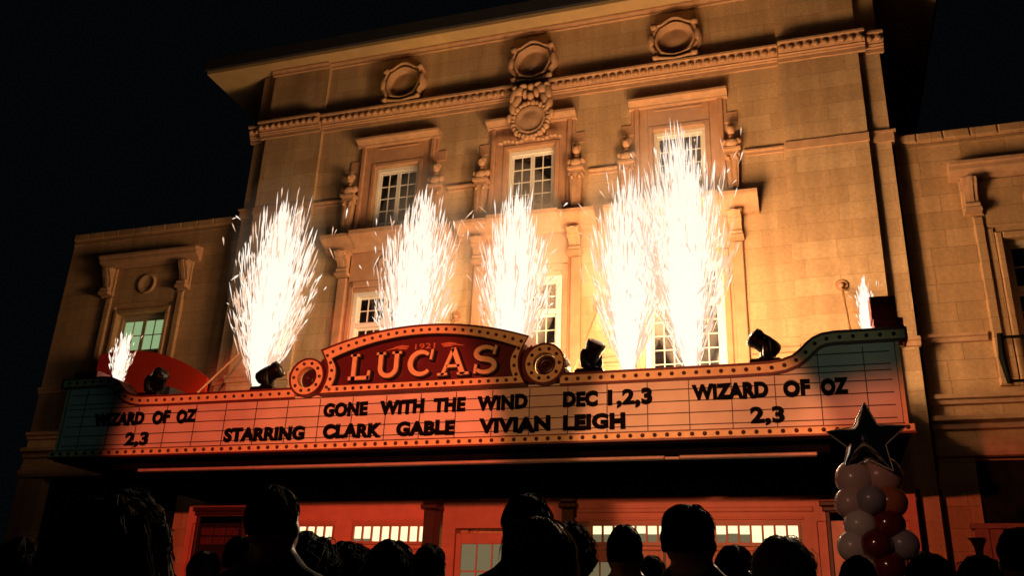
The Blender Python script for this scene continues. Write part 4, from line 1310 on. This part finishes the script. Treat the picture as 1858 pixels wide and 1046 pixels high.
def body_mesh(female):
    b = MB()
    k = 0.9 if female else 1.0
    b.ell((0, 0, .95), (.165 if not female else .175, .125, .14)); b.ell((0, 0, 1.1), (.15 * k, .115, .17)); b.ell((0, .005, 1.27), (.185 * k, .13, .19))
    b.tube([(-.165 * k, 0, 1.415), (0, 0, 1.43), (.165 * k, 0, 1.415)], [.066, .085, .066], 12)
    for s in (-1, 1):
        b.ell((s * .165 * k, 0, 1.41), (.066, .068, .066))
        b.tube([(s * .03, -.01, 1.54), (s * .09, -.012, 1.465), (s * .17 * k, 0, 1.425)], [.045, .055, .058], 10)
        if female: b.ell((s * .075, .095, 1.27), (.07, .06, .065))
        # arm hanging, elbow slightly bent
        sh_ = Vector((s * .195 * k, 0, 1.40)); el = Vector((s * .245 * k, -.02, 1.12)); wr = Vector((s * .25 * k, .07, .89))
        b.tube([sh_, sh_.lerp(el, .5), el, el.lerp(wr, .4), wr], [.058, .053, .046, .044, .033], 10)
        b.ell((wr.x, wr.y + .012, wr.z - .055), (.017, .036, .055))
        for f in range(4):
            fy = wr.y + .042 - .021 * f; ln = (.065, .075, .07, .052)[f]
            b.tube([(wr.x, fy, wr.z - .095), (wr.x - s * .005, fy + .004, wr.z - .095 - ln * .5), (wr.x - s * .018, fy + .008, wr.z - .095 - ln)], [.0098, .0092, .008], 7)
        b.tube([(wr.x, wr.y + .035, wr.z - .03), (wr.x - s * .012, wr.y + .062, wr.z - .065), (wr.x - s * .018, wr.y + .066, wr.z - .095)], [.012, .011, .009], 7)
        # leg
        b.tube([(s * .085, 0, .92), (s * .095, .01, .70), (s * .095, .015, .49), (s * .10, -.02, .30), (s * .10, -.02, .08)], [.095, .082, .06, .056, .042], 12)
        b.ell((s * .11, .055, .045), (.046, .13, .045))
    b.tube([hd((0, -.015, 1.42)), hd((0, -.008, 1.52)), hd((0, .0, 1.60))], [.066, .056, .055], 12)
    # collar
    for i in range(14):
        a = 2 * PI * i / 14
        b.ell((.072 * math.cos(a), -.012 + .07 * math.sin(a), 1.475 - .012 * math.sin(a)), (.02, .02, .022), 6, 5)
    # head
    b.ell(hd((0, -.012, 1.655)), (.077, .096, .098)); b.ell(hd((0, .02, 1.60)), (.066, .072, .085)); b.ell(hd((0, .05, 1.555)), (.042, .04, .036))
    b.tube([hd((0, .088, 1.635)), hd((0, .108, 1.598)), hd((0, .098, 1.588))], [.011, .016, .012], 8)
    b.ell(hd((0, .088, 1.567)), (.024, .012, .011), 8, 6)
    b.tube([hd((-.04, .078, 1.655)), hd((0, .088, 1.66)), hd((.04, .078, 1.655))], [.012, .013, .012], 8)
    for s in (-1, 1):
        b.ell(hd((s * .079, -.008, 1.615)), (.011, .021, .034), 10, 8)
    me = b.mesh("tmp_body", DARK)
    o = bpy.data.objects.new("tmp_body", me); col.objects.link(o)
    md = o.modifiers.new("r", 'REMESH'); md.mode = 'VOXEL'; md.voxel_size = 0.0125
    ms = o.modifiers.new("s", 'SMOOTH'); ms.factor = 0.5; ms.iterations = 3
    dg = bpy.context.evaluated_depsgraph_get()
    out = bpy.data.meshes.new_from_object(o.evaluated_get(dg))
    bpy.data.objects.remove(o); bpy.data.meshes.remove(me)
    out.name = "person_body"
    out.materials.clear()
    for m in (MATS["skin_a"], MATS["coat_a"], MATS["trouser"], MATS["shoe"], MATS["eye"]): out.materials.append(m)
    eyes = [Vector(hd((s * .032, .088, 1.628))) for s in (-1, 1)]
    for p in out.polygons:
        c = p.center; r_ = math.hypot(c.x, c.y + 0.01)
        i = 1
        if c.z > 1.545 or (c.z > 1.478 and r_ < 0.074): i = 0
        elif c.z < 0.10: i = 3
        elif c.z < 0.90 and abs(c.x) < .195 * k + .0: i = 2
        elif c.z < 0.885: i = 0
        if i == 0 and any((c - e).length < 0.013 for e in eyes): i = 4
        p.material_index = i; p.use_smooth = True
    return out


SK = [pm("skin_a", (0.40, 0.22, 0.15), 0.5, nscale=14, namt=0.08), pm("skin_b", (0.20, 0.10, 0.065), 0.5, nscale=14, namt=0.08)]
CO = [pm("coat_a", (0.018, 0.018, 0.024), 0.8, nscale=20, namt=0.25, bump=0.2), pm("coat_b", (0.03, 0.02, 0.018), 0.8, nscale=20, namt=0.25, bump=0.2), pm("coat_c", (0.014, 0.02, 0.035), 0.8, nscale=20, namt=0.25, bump=0.2)]
pm("trouser", (0.015, 0.016, 0.022), 0.8); pm("shoe", (0.01, 0.01, 0.01), 0.4); pm("eye", (0.05, 0.04, 0.035), 0.2)
HR = {'dark': pm("hair_dark", (0.010, 0.007, 0.006), 0.65, nscale=60, namt=0.3, spec=0.15), 'brown': pm("hair_brown", (0.06, 0.034, 0.019), 0.65, nscale=60, namt=0.3, spec=0.15),
      'blond': pm("hair_blond", (0.30, 0.20, 0.09), 0.6, nscale=60, namt=0.25, spec=0.2), 'grey': pm("hair_grey", (0.28, 0.26, 0.24), 0.5, nscale=60, namt=0.25)}
BODY = {False: body_mesh(False), True: body_mesh(True)}
for m_ in HR.values():
    nt_ = m_.node_tree; pb = nt_.nodes["Principled BSDF"]
    tb = nt_.nodes.new("ShaderNodeBsdfTranslucent"); ms_ = nt_.nodes.new("ShaderNodeMixShader"); ms_.inputs[0].default_value = 0.4
    nt_.links.new(pb.inputs["Base Color"].links[0].from_socket, tb.inputs["Color"])
    nt_.links.new(pb.outputs[0], ms_.inputs[1]); nt_.links.new(tb.outputs[0], ms_.inputs[2])
    nt_.links.new(ms_.outputs[0], nt_.nodes["Material Output"].inputs[0])
HC = Vector((0, -.012, 1.655))


def hair_mb(style, seed):
    rng = random.Random(seed)
    P = dict(short=(.083, .103, .107, .007, 0.0, 420, .003), crop=(.0795, .099, .1015, .002, 0.0, 240, .002), curly=(.115, .128, .125, .016, .03, 900, .014),
             long=(.094, .112, .112, .007, .30, 800, .006), bob=(.104, .118, .115, .008, .12, 700, .006), big=(.146, .15, .128, .016, .36, 500, .003))[style]
    ex, ey, ez, nz, drop, nb, fz = P
    b = MB(); b.smooth = True
    def lim(ph):      # how far down the hair comes, as polar angle; ph = 90 deg is the face
        f = math.sin(ph)
        if f > 0.45: return R(62 - 14 * (f - 0.45))
        return R(62 + (118 - 62) * min(1, (0.45 - f) / 0.7))
    NU, NV = 36, 16
    def pt(ph, t):    # t 0..1 over dome, 1..2 hanging
        L = lim(ph)
        if drop > 0.05: L = min(L, R(95))
        th = min(t, 1.0) * L
        p = Vector((ex * math.sin(th) * math.cos(ph), ey * math.sin(th) * math.sin(ph), ez * math.cos(th)))
        n_ = mnoise.noise(Vector((p.x * 26 + seed, p.y * 26, p.z * 26))) * nz * 1.6
        p += p.normalized() * n_
        if t > 1 and drop > 0:
            q = t - 1
            ff = max(0.0, min(1.0, (0.30 - math.sin(ph)) / 0.5))
            p.z -= q * drop * ff
            wv_ = 1 + 0.16 * math.sin(q * 2.4) + (0.34 * q if style == 'big' else -0.12 * q)
            p.x *= 1 + (wv_ - 1) * ff; p.y *= 1 + (wv_ - 1) * ff
            if ff == 0: p *= 0.9
        return p
    nv = NV + (10 if drop > 0 else 0)
    vs = []; fs = []
    for i in range(nv + 1):
        t = i / NV if i <= NV else 1 + (i - NV) / 10
        for j in range(NU):
            ph = 2 * PI * j / NU
            vs.append(hd(HC + pt(ph, max(t, 0.001))))
    for j in range(NU):
        ph = 2 * PI * j / NU; p = pt(ph, nv / NV if drop == 0 else 2.0) * (0.72 if drop == 0 else 0.8)
        if drop > 0: p = Vector((p.x, p.y, pt(ph, 2.0).z))
        vs.append(hd(HC + p))
    for i in range(nv + 1):
        for j in range(NU):
            j2 = (j + 1) % NU
            fs.append((i * NU + j, (i + 1) * NU + j, (i + 1) * NU + j2, i * NU + j2))
    b.add(vs, fs)
    for i in range(nb):
        ph = rng.uniform(0, 2 * PI)
        if math.sin(ph) > 0.3 and rng.random() < 0.7: ph = -ph
        t0 = math.sqrt(rng.random()) * 0.95 if drop == 0 or rng.random() < 0.55 else rng.uniform(0.6, 1.7)
        ln = rng.uniform(0.2, 0.5) if style in ('short', 'crop') else rng.uniform(0.35, 0.8)
        tmax = 1.06 if drop == 0 else (2.06 if math.sin(ph) < 0.2 else 1.0)
        lift = abs(rng.gauss(0, fz)) + 0.001
        pts = []; kk = 5
        for k in range(kk):
            t = min(t0 + ln * k / (kk - 1), tmax)
            q = pt(ph + rng.gauss(0, 0.02) + (0.25 * math.sin(k * 2 + i) if style == 'curly' else 0), max(t, 0.01))
            nrm = Vector((q.x, q.y, q.z if t < 1 else 0)); nrm = nrm.normalized() if nrm.length > 1e-6 else Vector((0, 0, 1))
            q = q + nrm * (0.0015 + lift * (k / (kk - 1)) * (1.0 if style in ('curly', 'short', 'crop') else 0.6 + 0.4 * math.sin(k * 1.7 + i)))
            pts.append(hd(HC + q))
        w = rng.uniform(0.0012, 0.0026) * (1.5 if style == 'curly' else 1)
        b.tube(pts, [w, w, w * .9, w * .7, w * .3], 3, caps=False)
    return b


HAIRC = {}
def person(x, y, h, style, colr, label, female=False, coat=0, skin=0, yaw=0.0, sx=1.0):
    root = empty("person", (x, y, 0), R(yaw))
    k = h / 1.752
    root.scale = (k * sx, k * sx, k)
    tag(root, label, "person", "people watching from the street")
    o = bpy.data.objects.new("body", BODY[female]); col.objects.link(o); o.parent = root
    for i, m in ((0, SK[skin]), (1, CO[coat])):
        o.material_slots[i].link = 'OBJECT'; o.material_slots[i].material = m
    if style:
        key = (style, colr, HAIRC.setdefault((style, colr, 'n'), 0) % 3)
        HAIRC[(style, colr, 'n')] += 1
        if key not in HAIRC: HAIRC[key] = hair_mb(style, len(HAIRC) * 7 + 1).mesh("hair", HR[colr])
        hr = bpy.data.objects.new("hair", HAIRC[key]); col.objects.link(hr); hr.parent = root
    return root


person(5.16, -18.92, 1.565, 'big', 'brown', "person with very big loose brown hair filling the dark corner of the crowd", True, 1, yaw=6)
person(4.55, -18.17, 1.74, 'short', 'dark', "dark haired person half hidden behind the very big brown hair", False, 0, yaw=5)
person(4.98, -18.02, 1.775, 'crop', 'dark', "nearly bald person in a dark coat standing a head above the others", False, 0, 1, yaw=2)
person(3.51, -16.31, 1.74, 'short', 'grey', "short grey haired person low in the crowd near the poster case", False, 2, yaw=8)
person(3.62, -16.15, 1.84, 'short', 'dark', "dark haired person between the grey head and the bald head", False, 1, yaw=4)
person(4.88, -17.63, 1.65, 'curly', 'dark', "person with a wide mass of dark curls in front of the bald one", True, 1, yaw=4)
person(4.22, -16.05, 1.80, 'curly', 'dark', "person with small dark curls just beside the wide mass of curls", False, 0, yaw=-5)
person(4.77, -16.68, 1.75, 'bob', 'dark', "person with a rounded dark bob under the lit transom panes", True, 2, yaw=0)
person(4.53, -15.67, 1.855, 'short', 'dark', "short haired person just behind the rounded dark bob", False, 1, yaw=3)
person(5.62, -17.35, 1.845, 'short', 'dark', "tall short haired person behind the long blond hair", False, 2, yaw=3)
person(5.80, -17.79, 1.69, 'long', 'blond', "person with long blond hair rim lit by an added spot", True, 0, yaw=2, sx=1.22)
person(5.53, -16.47, 1.84, 'curly', 'dark', "curly dark head peeking out beside the long blond hair", False, 1, yaw=0)
person(5.77, -16.29, 1.88, 'crop', 'dark', "close cropped slim person standing before the lit pane row", False, 0, 1, yaw=-3, sx=0.92)
person(5.66, -14.9, 1.88, 'short', 'brown', "small brown head far back next to the close cropped slim person", False, 1, yaw=0, sx=0.9)
person(6.19, -17.17, 1.83, 'short', 'dark', "broad shouldered dark haired person with an ear standing out, before the lit panes", False, 0, yaw=-14, sx=1.06)
person(6.18, -15.35, 1.885, 'long', 'brown', "person with long brown hair to the shoulders near the entrance doors", True, 2, yaw=2)
person(6.47, -16.24, 1.81, 'curly', 'grey', "person with wavy grey hair below the brightest panes", True, 1, yaw=-8, sx=0.95)
person(6.82, -15.02, 1.865, 'bob', 'dark', "dark bobbed head low in front of the balloon column", True, 0, yaw=0, sx=0.85)
person(7.14, -15.47, 1.845, 'short', 'dark', "dark haired person standing close beside the balloon column", False, 2, yaw=-5, sx=1.15)
person(7.46, -14.91, 1.865, 'curly', 'dark', "dark curly haired person under the black wall sconce", False, 1, yaw=-5)
person(7.45, -16.17, 1.875, 'short', 'dark', "tall dark haired person cut by the frame edge near the brown boards", False, 0, yaw=-8, sx=1.1)
person(4.10, -17.91, 1.69, 'long', 'dark', "person with long dark hair in the unlit corner below the letter board", True, 2, yaw=6)
person(3.64, -17.66, 1.64, 'bob', 'brown', "person with a brown bob in the unlit crowd near the big loose hair", True, 0, yaw=8)
